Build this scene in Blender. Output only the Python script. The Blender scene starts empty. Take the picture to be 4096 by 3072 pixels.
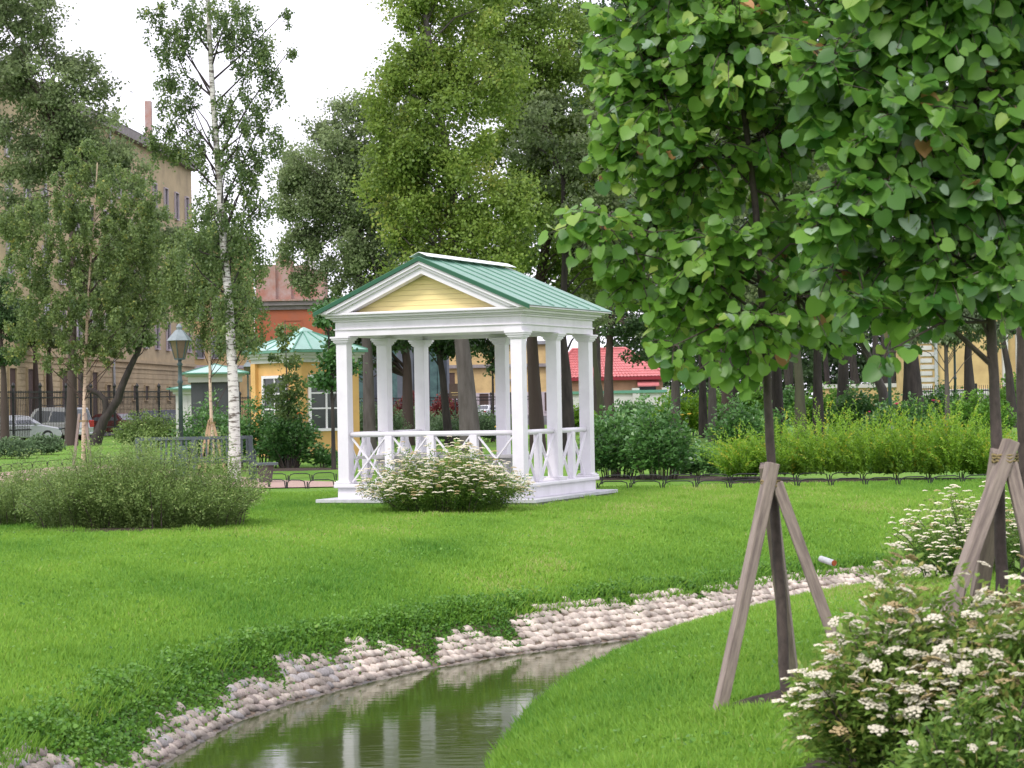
import bpy, math, random
import numpy as np
from mathutils import Matrix, Vector

random.seed(7); rng = np.random.default_rng(11)
SC = bpy.context.scene
COL = SC.collection
R = math.radians

# ------------------------------------------------------------------ camera
F, PITCH, ROLL, EYE = 8500.0, 0.009, 0.019, 1.6     # focal length in source pixels (4096 wide)
cam = bpy.data.cameras.new('camera'); camo = bpy.data.objects.new('camera', cam); COL.objects.link(camo)
cam.sensor_width = 36.0; cam.lens = F / 4096 * 36.0
cam.clip_start = 0.1; cam.clip_end = 3000
_r = Vector((math.cos(ROLL), 0, -math.sin(ROLL))); _u = Vector((math.sin(ROLL), 0, math.cos(ROLL)))
_fwd = Vector((0, 1, 0))
_px = Matrix.Rotation(PITCH, 3, 'X')
_r, _u, _fwd = _px @ _r, _px @ _u, _px @ _fwd
camo.matrix_world = Matrix(((_r.x, _u.x, -_fwd.x, 0), (_r.y, _u.y, -_fwd.y, 0), (_r.z, _u.z, -_fwd.z, EYE), (0, 0, 0, 1)))
cam.dof.use_dof = True; cam.dof.focus_distance = 33.0; cam.dof.aperture_fstop = 8.0
SC.camera = camo

# ------------------------------------------------------------------ sky and sun
SUN_EL, SUN_AZ = 52.0, 215.0      # azimuth clockwise from +Y: behind and to the left of the camera
w = bpy.data.worlds.new('World'); SC.world = w; w.use_nodes = True
nt = w.node_tree; nt.nodes.clear()
o = nt.nodes.new('ShaderNodeOutputWorld'); bg = nt.nodes.new('ShaderNodeBackground')
sky = nt.nodes.new('ShaderNodeTexSky'); sky.sky_type = 'NISHITA'; sky.sun_disc = False
sky.sun_elevation = R(SUN_EL); sky.sun_rotation = R(SUN_AZ)
mx = nt.nodes.new('ShaderNodeMix'); mx.data_type = 'RGBA'
tc = nt.nodes.new('ShaderNodeTexCoord'); nz = nt.nodes.new('ShaderNodeTexNoise')
nz.inputs['Scale'].default_value = 2.2; nz.inputs['Detail'].default_value = 6
rp = nt.nodes.new('ShaderNodeValToRGB')
rp.color_ramp.elements[0].position = .3; rp.color_ramp.elements[0].color = (.90, .90, .90, 1)
rp.color_ramp.elements[1].position = .55; rp.color_ramp.elements[1].color = (.99, .99, .99, 1)
nt.links.new(tc.outputs['Generated'], nz.inputs['Vector']); nt.links.new(nz.outputs['Fac'], rp.inputs['Fac'])
nt.links.new(rp.outputs['Color'], mx.inputs['Factor'])
nt.links.new(sky.outputs['Color'], mx.inputs['A']); mx.inputs['B'].default_value = (10.0, 9.7, 11.0, 1)
nt.links.new(mx.outputs['Result'], bg.inputs['Color']); bg.inputs['Strength'].default_value = 0.105
nt.links.new(bg.outputs[0], o.inputs[0])
sl = bpy.data.lights.new('sun', 'SUN'); slo = bpy.data.objects.new('sun', sl); COL.objects.link(slo)
sl.energy = 1.5; sl.angle = R(14); sl.color = (1, .95, .87)
d = Vector((math.sin(R(SUN_AZ)) * math.cos(R(SUN_EL)), math.cos(R(SUN_AZ)) * math.cos(R(SUN_EL)), math.sin(R(SUN_EL))))
slo.rotation_euler = (-d).to_track_quat('-Z', 'Y').to_euler()
SC.view_settings.view_transform = 'Standard'; SC.view_settings.look = 'None'
SC.view_settings.exposure = 0.62; SC.view_settings.gamma = 1.0; SC.view_settings.use_curve_mapping = False
SC.cycles.max_bounces = 6; SC.cycles.diffuse_bounces = 3; SC.cycles.transmission_bounces = 3
SC.cycles.transparent_max_bounces = 4; SC.cycles.sample_clamp_indirect = 6

# ------------------------------------------------------------------ measuring helpers
def ray(u, v):
    a, b = u - 2048, v - 1536
    cr, sr = math.cos(ROLL), math.sin(ROLL)
    x = (a * cr - b * sr) / F; z2 = -(b * cr + a * sr) / F
    return x, math.cos(PITCH) - z2 * math.sin(PITCH), math.sin(PITCH) + z2 * math.cos(PITCH)
def pt(u, v, Y):                       # world point seen at source pixel u, v at distance Y
    x, y, z = ray(u, v); t = Y / y
    return np.array([x * t, Y, EYE + z * t])
def gp(u, v, z=0.0):
    r = ray(u, v); t = (z - EYE) / r[2]
    return r[0] * t, r[1] * t
def xat(u, Y): return pt(u, 1600, Y)[0]

# ------------------------------------------------------------------ terrain shape
FAR = np.array([(-4.6, 2), (-3.4, 9), (-2.75, 13.2), (-2.5, 15.4), (-2.27, 16.99), (-1.98, 17.9), (-1.44, 19.12), (-.9, 20.1),
                (-.2, 21.0), (.78, 21.97), (1.58, 22.7), (2.5, 23.7), (3.3, 24.7), (4.0, 25.5), (5.2, 26.4), (8, 27.6), (20, 30)], float)
NEAR = np.array([(-2.2, 2), (-1.0, 9), (-.32, 13.2), (-.15, 15.2), (.06, 16.8), (.35, 18.2), (.8, 19.3), (1.5, 20.5), (2.3, 21.6),
                 (3.2, 22.5), (4.4, 23.4), (6.2, 24.3), (9, 25.3), (20, 27.6)], float)
def sdist(P, L):                        # signed distance, positive on the left of the polyline's direction
    best = np.full(len(P), 1e9); sg = np.ones(len(P))
    for a, b in zip(L[:-1], L[1:]):
        ab = b - a; t = np.clip(((P - a) @ ab) / (ab @ ab), 0, 1)
        q = a + t[:, None] * ab; dd = np.hypot(*(P - q).T)
        s = ab[0] * (P[:, 1] - a[1]) - ab[1] * (P[:, 0] - a[0])
        m = dd < best; best[m] = dd[m]; sg[m] = np.sign(s[m])
    return best * sg
def lown(x, y, k=1.0, s=0.0):
    return (np.sin(x * 1.7 * k + 1.3 + s) * np.cos(y * 1.1 * k - .6 + s) + .5 * np.sin(x * 3.9 * k + y * 2.7 * k + 2 * s) + .35 * np.cos(x * 6.1 * k - y * 5.3 * k + s)) / 1.85
BANK_RUN, BANK_S, ZW = .50, .85, -.90
def hts(x, y):
    x = np.asarray(x, float); y = np.asarray(y, float)
    P = np.stack([x.ravel(), y.ravel()], 1)
    tf = sdist(P, FAR); tn = -sdist(P, NEAR)
    z = np.full(len(P), -1.25)
    m = tf > 0
    t = tf[m]; lz = np.where(t < BANK_RUN, ZW + BANK_S * t, 0)
    lip = ZW + BANK_S * BANK_RUN
    lz = np.where(t >= BANK_RUN, lip + (0 - lip) * (1 - np.exp(-(t - BANK_RUN) / 2.3)), lz)
    z[m] = lz + np.where(t > 1.5, .02 * lown(P[m, 0], P[m, 1], .5), 0) * np.exp(-np.maximum(P[m, 1] - 30, 0) / 3)
    m = (tn > 0) & (tf < 0)
    z[m] = ZW + .82 * (1 - np.exp(-tn[m] / .95)) + .02 * lown(P[m, 0], P[m, 1], .7)
    m = (tf <= 0) & (tn <= 0)
    z[m] = ZW - .12 - .25 * np.clip(np.minimum(-tf[m], -tn[m]), 0, 1)
    return z.reshape(x.shape)
def hz(x, y): return float(hts(np.array([x]), np.array([y]))[0])

# ------------------------------------------------------------------ object helpers
class MB:
    def __init__(s): s.v = []; s.f = []; s.n = 0
    def add(s, V, Fc):
        V = [tuple(map(float, p)) for p in V]
        s.v += V; s.f += [tuple(i + s.n for i in f) for f in Fc]; s.n += len(V); return s
    def box(s, x0, x1, y0, y1, z0, z1):
        return s.add([(x0, y0, z0), (x1, y0, z0), (x1, y1, z0), (x0, y1, z0), (x0, y0, z1), (x1, y0, z1), (x1, y1, z1), (x0, y1, z1)],
                     [(0, 3, 2, 1), (4, 5, 6, 7), (0, 1, 5, 4), (1, 2, 6, 5), (2, 3, 7, 6), (3, 0, 4, 7)])
    def bar(s, a, b, wx, wy, up=(0, 0, 1)):          # rectangular bar from a to b
        a = Vector(a); b = Vector(b); d = (b - a).normalized(); u = Vector(up)
        if abs(d.dot(u)) > .98: u = Vector((1, 0, 0))
        sx = d.cross(u).normalized(); sy = sx.cross(d).normalized()
        V = [p + sx * i * wx / 2 + sy * j * wy / 2 for p in (a, b) for i, j in ((-1, -1), (1, -1), (1, 1), (-1, 1))]
        return s.add(V, [(0, 1, 2, 3), (7, 6, 5, 4), (0, 4, 5, 1), (1, 5, 6, 2), (2, 6, 7, 3), (3, 7, 4, 0)])
    def tube(s, pts, rad, n=8, cap=True):
        pts = [Vector(p) for p in pts]; V = []; Fc = []
        ref = Vector((0.3, 1, 0.1)).normalized()
        for i, p in enumerate(pts):
            d = (pts[min(i + 1, len(pts) - 1)] - pts[max(i - 1, 0)]).normalized()
            r = ref
            if abs(d.dot(r)) > .95: r = Vector((1, 0, .2)).normalized()
            a = d.cross(r).normalized(); b = d.cross(a)
            rr = rad[i] if hasattr(rad, '__len__') else rad
            for k in range(n):
                t = 2 * math.pi * k / n
                V.append(p + a * math.cos(t) * rr + b * math.sin(t) * rr)
        for i in range(len(pts) - 1):
            for k in range(n):
                k2 = (k + 1) % n
                Fc.append((i * n + k, i * n + k2, (i + 1) * n + k2, (i + 1) * n + k))
        if cap: Fc.append(tuple(range(n - 1, -1, -1))); Fc.append(tuple((len(pts) - 1) * n + k for k in range(n)))
        return s.add(V, Fc)
    def lathe(s, prof, n=16, c=(0, 0), rot=0.0):       # prof: (radius, z)
        V = []; Fc = []
        for r, z in prof:
            for k in range(n):
                t = 2 * math.pi * k / n + rot; V.append((c[0] + r * math.cos(t), c[1] + r * math.sin(t), z))
        for i in range(len(prof) - 1):
            for k in range(n):
                k2 = (k + 1) % n; Fc.append((i * n + k, i * n + k2, (i + 1) * n + k2, (i + 1) * n + k))
        Fc.append(tuple(range(n - 1, -1, -1))); Fc.append(tuple((len(prof) - 1) * n + k for k in range(n)))
        return s.add(V, Fc)
    def prism(s, poly, y0, y1):                      # polygon in x,z extruded along y
        n = len(poly); V = [(x, y0, z) for x, z in poly] + [(x, y1, z) for x, z in poly]
        return s.add(V, [tuple(range(n)), tuple(range(2 * n - 1, n - 1, -1))] + [(i, i + n, (i + 1) % n + n, (i + 1) % n) for i in range(n)])
    def build(s, name, mat, parent=None, smooth=False, bevel=0):
        me = bpy.data.meshes.new(name); me.from_pydata(s.v, [], s.f); me.update()
        if mat: me.materials.append(mat)
        if smooth: me.polygons.foreach_set('use_smooth', [True] * len(me.polygons))
        ob = bpy.data.objects.new(name, me); COL.objects.link(ob)
        if parent: ob.parent = parent
        if bevel:
            m = ob.modifiers.new('bevel', 'BEVEL'); m.width = bevel; m.segments = 2; m.limit_method = 'ANGLE'; m.angle_limit = R(40)
        return ob

def npmesh(name, V, Fc, mat, parent=None, tint=None, smooth=False):
    """V (n,3), Fc (m,k) faces of one size, tint (m,) a value per face read by the material"""
    me = bpy.data.meshes.new(name); m, k = Fc.shape
    me.vertices.add(len(V)); me.vertices.foreach_set('co', np.ascontiguousarray(V, np.float32).ravel())
    me.loops.add(m * k); me.loops.foreach_set('vertex_index', np.ascontiguousarray(Fc, np.int32).ravel())
    me.polygons.add(m); me.polygons.foreach_set('loop_start', np.arange(0, m * k, k, dtype=np.int32))
    if smooth: me.polygons.foreach_set('use_smooth', np.ones(m, bool))
    me.update(calc_edges=True)
    if tint is not None:
        a = me.attributes.new('tint', 'FLOAT', 'FACE'); a.data.foreach_set('value', np.ascontiguousarray(tint, np.float32))
    if mat: me.materials.append(mat)
    ob = bpy.data.objects.new(name, me); COL.objects.link(ob)
    if parent: ob.parent = parent
    return ob

def empty(name, loc, rz=0.0):
    o = bpy.data.objects.new(name, None); COL.objects.link(o); o.location = loc; o.rotation_euler = (0, 0, rz)
    o.empty_display_size = .2; return o
def tag(o, label=None, cat=None, group=None, kind=None):
    if label: o['label'] = label
    if cat: o['category'] = cat
    if group: o['group'] = group
    if kind: o['kind'] = kind
    return o
def thing(name, label, cat, loc=(0, 0, 0), rz=0.0, group=None): return tag(empty(name, loc, rz), label, cat, group)
def copy_tree(o, parent=None):
    c = o.copy(); COL.objects.link(c)
    if parent: c.parent = parent
    for ch in list(o.children): copy_tree(ch, c)
    return c

# ------------------------------------------------------------------ materials
def newmat(name):
    m = bpy.data.materials.new(name); m.use_nodes = True; n = m.node_tree; n.nodes.clear()
    out = n.nodes.new('ShaderNodeOutputMaterial'); b = n.nodes.new('ShaderNodeBsdfPrincipled')
    n.links.new(b.outputs[0], out.inputs[0]); return m, n, b, out
def paint(name, col, rough=.5, var=.06, scale=6, bump=.0, metal=0, spec=.5, stretch=(1, 1, 1), col2=None, bscale=None):
    m, n, b, out = newmat(name)
    tc = n.nodes.new('ShaderNodeTexCoord'); mp = n.nodes.new('ShaderNodeMapping'); mp.inputs['Scale'].default_value = stretch
    nz = n.nodes.new('ShaderNodeTexNoise'); nz.inputs['Scale'].default_value = scale; nz.inputs['Detail'].default_value = 6; nz.inputs['Roughness'].default_value = .65
    n.links.new(tc.outputs['Object'], mp.inputs[0]); n.links.new(mp.outputs[0], nz.inputs[0])
    r = n.nodes.new('ShaderNodeValToRGB'); e = r.color_ramp.elements
    c2 = col2 or tuple(max(0, c * (1 - var * 3)) for c in col)
    e[0].position = .32; e[0].color = (*c2, 1); e[1].position = .62; e[1].color = (*col, 1)
    n.links.new(nz.outputs[0], r.inputs[0]); n.links.new(r.outputs[0], b.inputs['Base Color'])
    b.inputs['Roughness'].default_value = rough; b.inputs['Metallic'].default_value = metal; b.inputs['Specular IOR Level'].default_value = spec
    if bump:
        bp = n.nodes.new('ShaderNodeBump'); bp.inputs['Strength'].default_value = 1; bp.inputs['Distance'].default_value = bump
        n2 = n.nodes.new('ShaderNodeTexNoise'); n2.inputs['Scale'].default_value = bscale or scale * 3; n2.inputs['Detail'].default_value = 5
        n.links.new(mp.outputs[0], n2.inputs[0]); n.links.new(n2.outputs[0], bp.inputs['Height']); n.links.new(bp.outputs[0], b.inputs['Normal'])
    return m
def leafmat(name, dark, light, third=None, trans=.35, rough=.45, spec=.35):
    m, n, b, out = newmat(name)
    at = n.nodes.new('ShaderNodeAttribute'); at.attribute_name = 'tint'
    r = n.nodes.new('ShaderNodeValToRGB'); e = r.color_ramp.elements
    e[0].position = 0; e[0].color = (*dark, 1); e[1].position = .82; e[1].color = (*light, 1)
    if third:
        x = r.color_ramp.elements.new(.97); x.color = (*third, 1)
    n.links.new(at.outputs['Fac'], r.inputs[0])
    n.links.new(r.outputs[0], b.inputs['Base Color']); b.inputs['Roughness'].default_value = rough; b.inputs['Specular IOR Level'].default_value = spec
    t = n.nodes.new('ShaderNodeBsdfTranslucent'); h = n.nodes.new('ShaderNodeHueSaturation'); h.inputs['Value'].default_value = 1.3; h.inputs['Hue'].default_value = .485
    n.links.new(r.outputs[0], h.inputs['Color']); n.links.new(h.outputs[0], t.inputs[0])
    mxs = n.nodes.new('ShaderNodeMixShader'); mxs.inputs[0].default_value = trans
    n.links.new(b.outputs[0], mxs.inputs[1]); n.links.new(t.outputs[0], mxs.inputs[2]); n.links.new(mxs.outputs[0], out.inputs[0])
    return m

M = {}
M['white'] = paint('white_paint', (.79, .765, .81), .45, .03, 3, .0006, bscale=40)
M['white2'] = paint('white_boards', (.77, .745, .79), .5, .05, 2.2, .001, stretch=(1, 1, .4), col2=(.65, .63, .66))
M['seat'] = paint('grey_seat', (.42, .41, .41), .6, .06, 8)
M['yellow_board'] = paint('yellow_board', (.84, .69, .32), .55, .04, 4, .001, stretch=(.5, 1, 4))
M['green_roof'] = paint('green_roof_paint', (.13, .30, .215), .36, .05, 2, spec=.9)
M['green_dark'] = paint('green_fascia', (.015, .105, .05), .35, .05, 4)
M['cap_sky_sheen'] = paint('cap_metal_sky_sheen', (.84, .86, .86), .65, .03, 5, spec=.8)  # ridge metal's sky reflection is put into this pale base colour
M['slab'] = paint('painted_slab', (.55, .55, .58), .6, .1, 4)
M['conc'] = paint('concrete', (.38, .36, .33), .85, .12, 6, .002)
M['bark'] = paint('bark_dark', (.05, .04, .036), .9, .2, 7, .012, stretch=(1, 1, .22), col2=(.018, .014, .013), bscale=18)
M['bark_br'] = paint('bark_brown', (.07, .05, .043), .9, .2, 7, .012, stretch=(1, 1, .22), col2=(.06, .04, .034), bscale=18)
M['bark_gr'] = paint('bark_grey', (.11, .095, .09), .9, .2, 6, .012, stretch=(1, 1, .2), col2=(.06, .05, .045), bscale=16)
M['bark_moss'] = paint('bark_mossy', (.07, .072, .04), .9, .2, 6, .01, stretch=(1, 1, .2), col2=(.05, .045, .03), bscale=16)
M['bark_y'] = paint('bark_young', (.10, .075, .066), .8, .15, 22, .004, stretch=(1, 1, .55), col2=(.045, .034, .03), bscale=70)
M['birch'] = paint('birch_bark', (.62, .60, .57), .75, .1, 9, .004, stretch=(.55, .55, 2.6), col2=(.12, .10, .085), bscale=30)
e = [n for n in M['birch'].node_tree.nodes if n.type == 'VALTORGB'][0].color_ramp.elements; e[0].position = .40; e[1].position = .50
M['birch_y'] = paint('birch_bark_tan', (.58, .45, .33), .75, .1, 12, .003, stretch=(.5, .5, 2.4), col2=(.17, .11, .08), bscale=30)
e = [n for n in M['birch_y'].node_tree.nodes if n.type == 'VALTORGB'][0].color_ramp.elements; e[0].position = .36; e[1].position = .46
M['stake'] = paint('stake_wood', (.34, .275, .235), .8, .12, 9, .003, stretch=(5, 5, .5), col2=(.17, .13, .12), bscale=30)
M['stake_tan'] = paint('stake_tan', (.50, .34, .21), .8, .1, 8, .002, stretch=(5, 5, .5))
M['rope'] = paint('rope', (.30, .23, .10), .9, .1, 50, .002)
M['soil'] = paint('soil', (.07, .045, .03), 1, .3, 30, .02, col2=(.02, .014, .01))
M['path'] = paint('pink_gravel', (.42, .29, .24), .95, .1, 30, .004)
M['iron'] = paint('black_iron', (.016, .016, .018), .5, .1, 9)
M['bench'] = paint('bench_paint', (.085, .105, .12), .5, .06, 9)
M['lamp_post'] = paint('lamp_green', (.05, .09, .095), .45, .08, 8)
M['lamp_hood'] = paint('lamp_hood', (.22, .27, .28), .35, .08, 8, spec=.8)
M['rust'] = paint('rust_plastic', (.42, .10, .03), .6, .1, 9)
M['pipe'] = paint('pipe_grey', (.45, .47, .48), .5, .1, 9)
M['red'] = paint('red_tile', (.62, .21, .21), .35, .08, 3)
M['redtrim'] = paint('red_trim', (.28, .02, .03), .5, .06, 5)
M['peach'] = paint('peach_wall', (.62, .38, .22), .8, .06, 1.5)
M['stucco'] = paint('yellow_stucco', (.50, .395, .235), .85, .12, .5, .004, col2=(.33, .26, .16), bscale=20)
M['stucco2'] = paint('pale_yellow_stucco', (.62, .45, .21), .85, .08, .8, col2=(.46, .32, .15))
M['kiosk'] = paint('kiosk_yellow', (.70, .42, .15), .7, .05, 2)
M['orange'] = paint('orange_stucco', (.42, .115, .05), .85, .1, .8, .004, col2=(.33, .12, .075), bscale=20)
M['pinkbrick'] = paint('worn_brick', (.36, .18, .135), .9, .2, 1.2, .01, col2=(.40, .32, .30), bscale=14)
M['greystone'] = paint('grey_stone', (.30, .27, .27), .85, .1, 2)
M['lilacwhite'] = paint('lilac_plaster', (.52, .46, .49), .8, .06, 2)
M['tin'] = paint('tin_roof', (.30, .31, .33), .5, .1, 1)
M['glassdark'] = paint('window_glass', (.03, .033, .038), .15, .1, 1, spec=.8)
M['brownwood'] = paint('brown_door', (.085, .05, .04), .7, .1, 2)
M['mint'] = paint('mint_roof', (.36, .56, .50), .4, .05, 2, spec=.7)
M['mintedge'] = paint('mint_edge', (.12, .30, .22), .45, .05, 3)
M['greybody'] = paint('grey_door_paint', (.065, .07, .08), .6, .05, 3)
M['palewall'] = paint('pale_wall', (.60, .59, .58), .8, .06, 1)
M['net'] = paint('green_net', (.10, .19, .18), .9, .12, 1.4, col2=(.05, .09, .10))
M['greynet'] = paint('grey_net', (.14, .16, .19), .9, .1, 1.0)
M['silver'] = paint('silver_paint', (.46, .47, .50), .25, .02, 3, metal=.3, spec=.7)
M['carwhite'] = paint('white_car_paint', (.78, .8, .84), .25, .02, 3, spec=.7)
M['cardark'] = paint('dark_car_paint', (.03, .03, .037), .2, .02, 3, spec=.7)
M['carred'] = paint('dark_red_car_paint', (.10, .008, .014), .25, .02, 3, spec=.7)
M['carblue'] = paint('grey_blue_car_paint', (.07, .08, .11), .25, .02, 3, spec=.7)
M['carglass'] = paint('car_glass', (.09, .10, .12), .08, .02, 1, spec=1)
M['tyre'] = paint('tyre', (.02, .02, .02), .8, .1, 5)
M['taillight'] = paint('tail_light', (.42, .02, .015), .3, .1, 5)
M['sign'] = paint('sign_brown', (.075, .042, .035), .7, .1, 4)
M['navy'] = paint('navy_fabric', (.012, .014, .05), .8, .1, 5)
M['asphalt'] = paint('asphalt', (.06, .06, .062), .9, .1, 5, .003)
M['petal'] = paint('petal', (.84, .80, .66), .8, .06, 60, .003, col2=(.70, .62, .44))
M['petal_brown'] = paint('petal_faded', (.55, .44, .24), .85, .15, 60, .003, col2=(.40, .28, .12))
M['stone'] = paint('cobble', (.54, .48, .41), .85, .12, 9, .004, col2=(.30, .235, .20), bscale=45)
M['stone_b'] = paint('cobble_pink', (.49, .42, .37), .85, .12, 9, .004, col2=(.25, .19, .17), bscale=45)
M['stone_c'] = paint('cobble_grey', (.46, .43, .42), .85, .12, 9, .004, col2=(.24, .22, .21), bscale=45)
for nm in ('stone', 'stone_b', 'stone_c'):
    nt_ = M[nm].node_tree; rc = [n for n in nt_.nodes if n.type == 'VALTORGB'][0]; bs = [n for n in nt_.nodes if n.type == 'BSDF_PRINCIPLED'][0]
    oi = nt_.nodes.new('ShaderNodeObjectInfo'); mr = nt_.nodes.new('ShaderNodeMapRange'); mr.inputs['To Min'].default_value = .72; mr.inputs['To Max'].default_value = 1.22; nt_.links.new(oi.outputs['Random'], mr.inputs['Value'])
    ge = nt_.nodes.new('ShaderNodeNewGeometry'); sx = nt_.nodes.new('ShaderNodeSeparateXYZ'); nt_.links.new(ge.outputs['Position'], sx.inputs[0])
    wt = nt_.nodes.new('ShaderNodeMapRange'); wt.inputs['From Min'].default_value = -.885; wt.inputs['From Max'].default_value = -.835; wt.inputs['To Min'].default_value = .38; nt_.links.new(sx.outputs['Z'], wt.inputs['Value'])      # wet, algae-stained foot of the bank
    nw = nt_.nodes.new('ShaderNodeTexNoise'); nw.inputs['Scale'].default_value = 4.5; nt_.links.new(ge.outputs['Position'], nw.inputs[0]); nr = nt_.nodes.new('ShaderNodeMapRange'); nr.inputs['From Min'].default_value = .35; nr.inputs['From Max'].default_value = .62; nr.inputs['To Min'].default_value = .68; nr.inputs['To Max'].default_value = 1.08; nt_.links.new(nw.outputs[0], nr.inputs['Value'])
    m1 = nt_.nodes.new('ShaderNodeMath'); m1.operation = 'MULTIPLY'; nt_.links.new(mr.outputs[0], m1.inputs[0]); nt_.links.new(wt.outputs[0], m1.inputs[1])
    m3 = nt_.nodes.new('ShaderNodeMath'); m3.operation = 'MULTIPLY'; nt_.links.new(m1.outputs[0], m3.inputs[0]); nt_.links.new(nr.outputs[0], m3.inputs[1])
    m2 = nt_.nodes.new('ShaderNodeVectorMath'); m2.operation = 'SCALE'; nt_.links.new(rc.outputs[0], m2.inputs[0]); nt_.links.new(m3.outputs[0], m2.inputs['Scale']); nt_.links.new(m2.outputs[0], bs.inputs['Base Color'])
M['mortar'] = paint('mortar', (.22, .165, .12), .95, .2, 12, .01, col2=(.10, .075, .055))
M['lime_leaf'] = leafmat('lime_leaf', (.05, .16, .025), (.21, .41, .06), (.36, .50, .11), .46, .42, .5)
M['lime_pale'] = leafmat('lime_leaf_underside', (.22, .33, .22), (.32, .43, .30), None, .25)
M['lime_brown'] = leafmat('lime_leaf_dry', (.38, .19, .07), (.48, .27, .12), None, .25)
M['birch_leaf'] = leafmat('birch_leaf', (.065, .12, .04), (.22, .31, .10), (.42, .42, .11), .4)
M['oak_leaf'] = leafmat('oak_leaf', (.085, .125, .055), (.27, .35, .16), None, .45)
M['maple_leaf'] = leafmat('maple_leaf', (.075, .14, .028), (.26, .38, .075), (.40, .44, .11), .45)
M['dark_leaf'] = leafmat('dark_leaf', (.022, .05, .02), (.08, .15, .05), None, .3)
M['willow_leaf'] = leafmat('willow_leaf', (.08, .12, .06), (.22, .28, .16), None, .3)
M['lilac_leaf'] = leafmat('lilac_leaf', (.035, .12, .03), (.15, .32, .085), (.30, .46, .18), .32, .35, .6)
M['bush_olive'] = leafmat('spirea_fine_leaf', (.055, .11, .025), (.23, .34, .10), (.38, .46, .17), .38)
M['bush_grey'] = leafmat('grey_green_leaf', (.07, .13, .06), (.20, .30, .15), None, .38)
M['bush_lime'] = leafmat('yellow_green_leaf', (.05, .15, .012), (.25, .45, .04), (.46, .44, .05), .42)
M['spirea_leaf'] = leafmat('spirea_leaf', (.045, .14, .025), (.24, .38, .075), (.42, .40, .13), .4)
M['red_leaf'] = leafmat('barberry_leaf', (.09, .018, .018), (.25, .06, .05), (.12, .15, .03), .3)
M['clover'] = leafmat('clover', (.045, .15, .022), (.18, .37, .05), (.20, .33, .06), .33)
M['grass'] = leafmat('grass_blade', (.075, .225, .03), (.25, .44, .06), (.42, .42, .17), .42, .55, .25)
M['magenta'] = paint('magenta_petal', (.55, .02, .14), .6, .05, 9)
M['orange_fl'] = paint('orange_petal', (.85, .20, .02), .6, .1, 9)
M['yellow_fl'] = paint('yellow_petal', (.65, .42, .03), .6, .1, 9)

# lawn material: patches of different green, fine relief
m, n, b, out = newmat('lawn'); M['lawn'] = m
tc = n.nodes.new('ShaderNodeTexCoord'); n1 = n.nodes.new('ShaderNodeTexNoise'); n1.inputs['Scale'].default_value = .35; n1.inputs['Detail'].default_value = 5
n2 = n.nodes.new('ShaderNodeTexNoise'); n2.inputs['Scale'].default_value = 9; n2.inputs['Detail'].default_value = 8; n2.inputs['Roughness'].default_value = .7
r1 = n.nodes.new('ShaderNodeValToRGB'); r1.color_ramp.elements[0].position = .35; r1.color_ramp.elements[0].color = (.105, .25, .025, 1)
r1.color_ramp.elements[1].position = .65; r1.color_ramp.elements[1].color = (.185, .33, .045, 1)
r2 = n.nodes.new('ShaderNodeValToRGB'); r2.color_ramp.elements[0].position = .3; r2.color_ramp.elements[0].color = (.55, .55, .55, 1); r2.color_ramp.elements[1].position = .7; r2.color_ramp.elements[1].color = (1.15, 1.15, 1.1, 1)
mm = n.nodes.new('ShaderNodeMix'); mm.data_type = 'RGBA'; mm.blend_type = 'MULTIPLY'; mm.inputs['Factor'].default_value = 1
n.links.new(tc.outputs['Object'], n1.inputs[0]); n.links.new(tc.outputs['Object'], n2.inputs[0]); n.links.new(n1.outputs[0], r1.inputs[0]); n.links.new(n2.outputs[0], r2.inputs[0])
n.links.new(r1.outputs[0], mm.inputs['A']); n.links.new(r2.outputs[0], mm.inputs['B']); n.links.new(mm.outputs['Result'], b.inputs['Base Color'])
b.inputs['Roughness'].default_value = .85; b.inputs['Specular IOR Level'].default_value = .2
bp = n.nodes.new('ShaderNodeBump'); bp.inputs['Distance'].default_value = .05; n.links.new(n2.outputs[0], bp.inputs['Height']); n.links.new(bp.outputs[0], b.inputs['Normal'])

m, n, b, out = newmat('water'); M['water'] = m
b.inputs['Base Color'].default_value = (.036, .052, .008, 1); b.inputs['Roughness'].default_value = .055; b.inputs['Specular IOR Level'].default_value = .6; b.inputs['IOR'].default_value = 1.45
tc = n.nodes.new('ShaderNodeTexCoord'); mp = n.nodes.new('ShaderNodeMapping'); mp.inputs['Scale'].default_value = (.8, 3.2, 1); n1 = n.nodes.new('ShaderNodeTexNoise'); n1.inputs['Scale'].default_value = 3.2; n1.inputs['Detail'].default_value = 3
bp = n.nodes.new('ShaderNodeBump'); bp.inputs['Distance'].default_value = .0016
n.links.new(tc.outputs['Object'], mp.inputs[0]); n.links.new(mp.outputs[0], n1.inputs[0]); n.links.new(n1.outputs[0], bp.inputs['Height']); n.links.new(bp.outputs[0], b.inputs['Normal'])

# ================================================================== GROUND
def axis(lo, hi, step, far_lo, far_hi):
    a = list(np.arange(lo, hi + 1e-6, step)); s = step
    x = lo
    while x > far_lo: s *= 1.35; x -= s; a.insert(0, x)
    s = step; x = hi
    while x < far_hi: s *= 1.35; x += s; a.append(x)
    return np.array(a)
xs = axis(-8, 9, .11, -900, 900); ys = axis(8, 34, .11, -200, 1600)
gx, gy = np.meshgrid(xs, ys); gz = hts(gx, gy)
nx_, ny_ = len(xs), len(ys); idx = np.arange(nx_ * ny_).reshape(ny_, nx_)
Fq = np.stack([idx[:-1, :-1].ravel(), idx[:-1, 1:].ravel(), idx[1:, 1:].ravel(), idx[1:, :-1].ravel()], 1)
ground = npmesh('ground', np.stack([gx.ravel(), gy.ravel(), gz.ravel()], 1), Fq, M['lawn'], smooth=True)
tag(ground, kind='structure')

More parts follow.
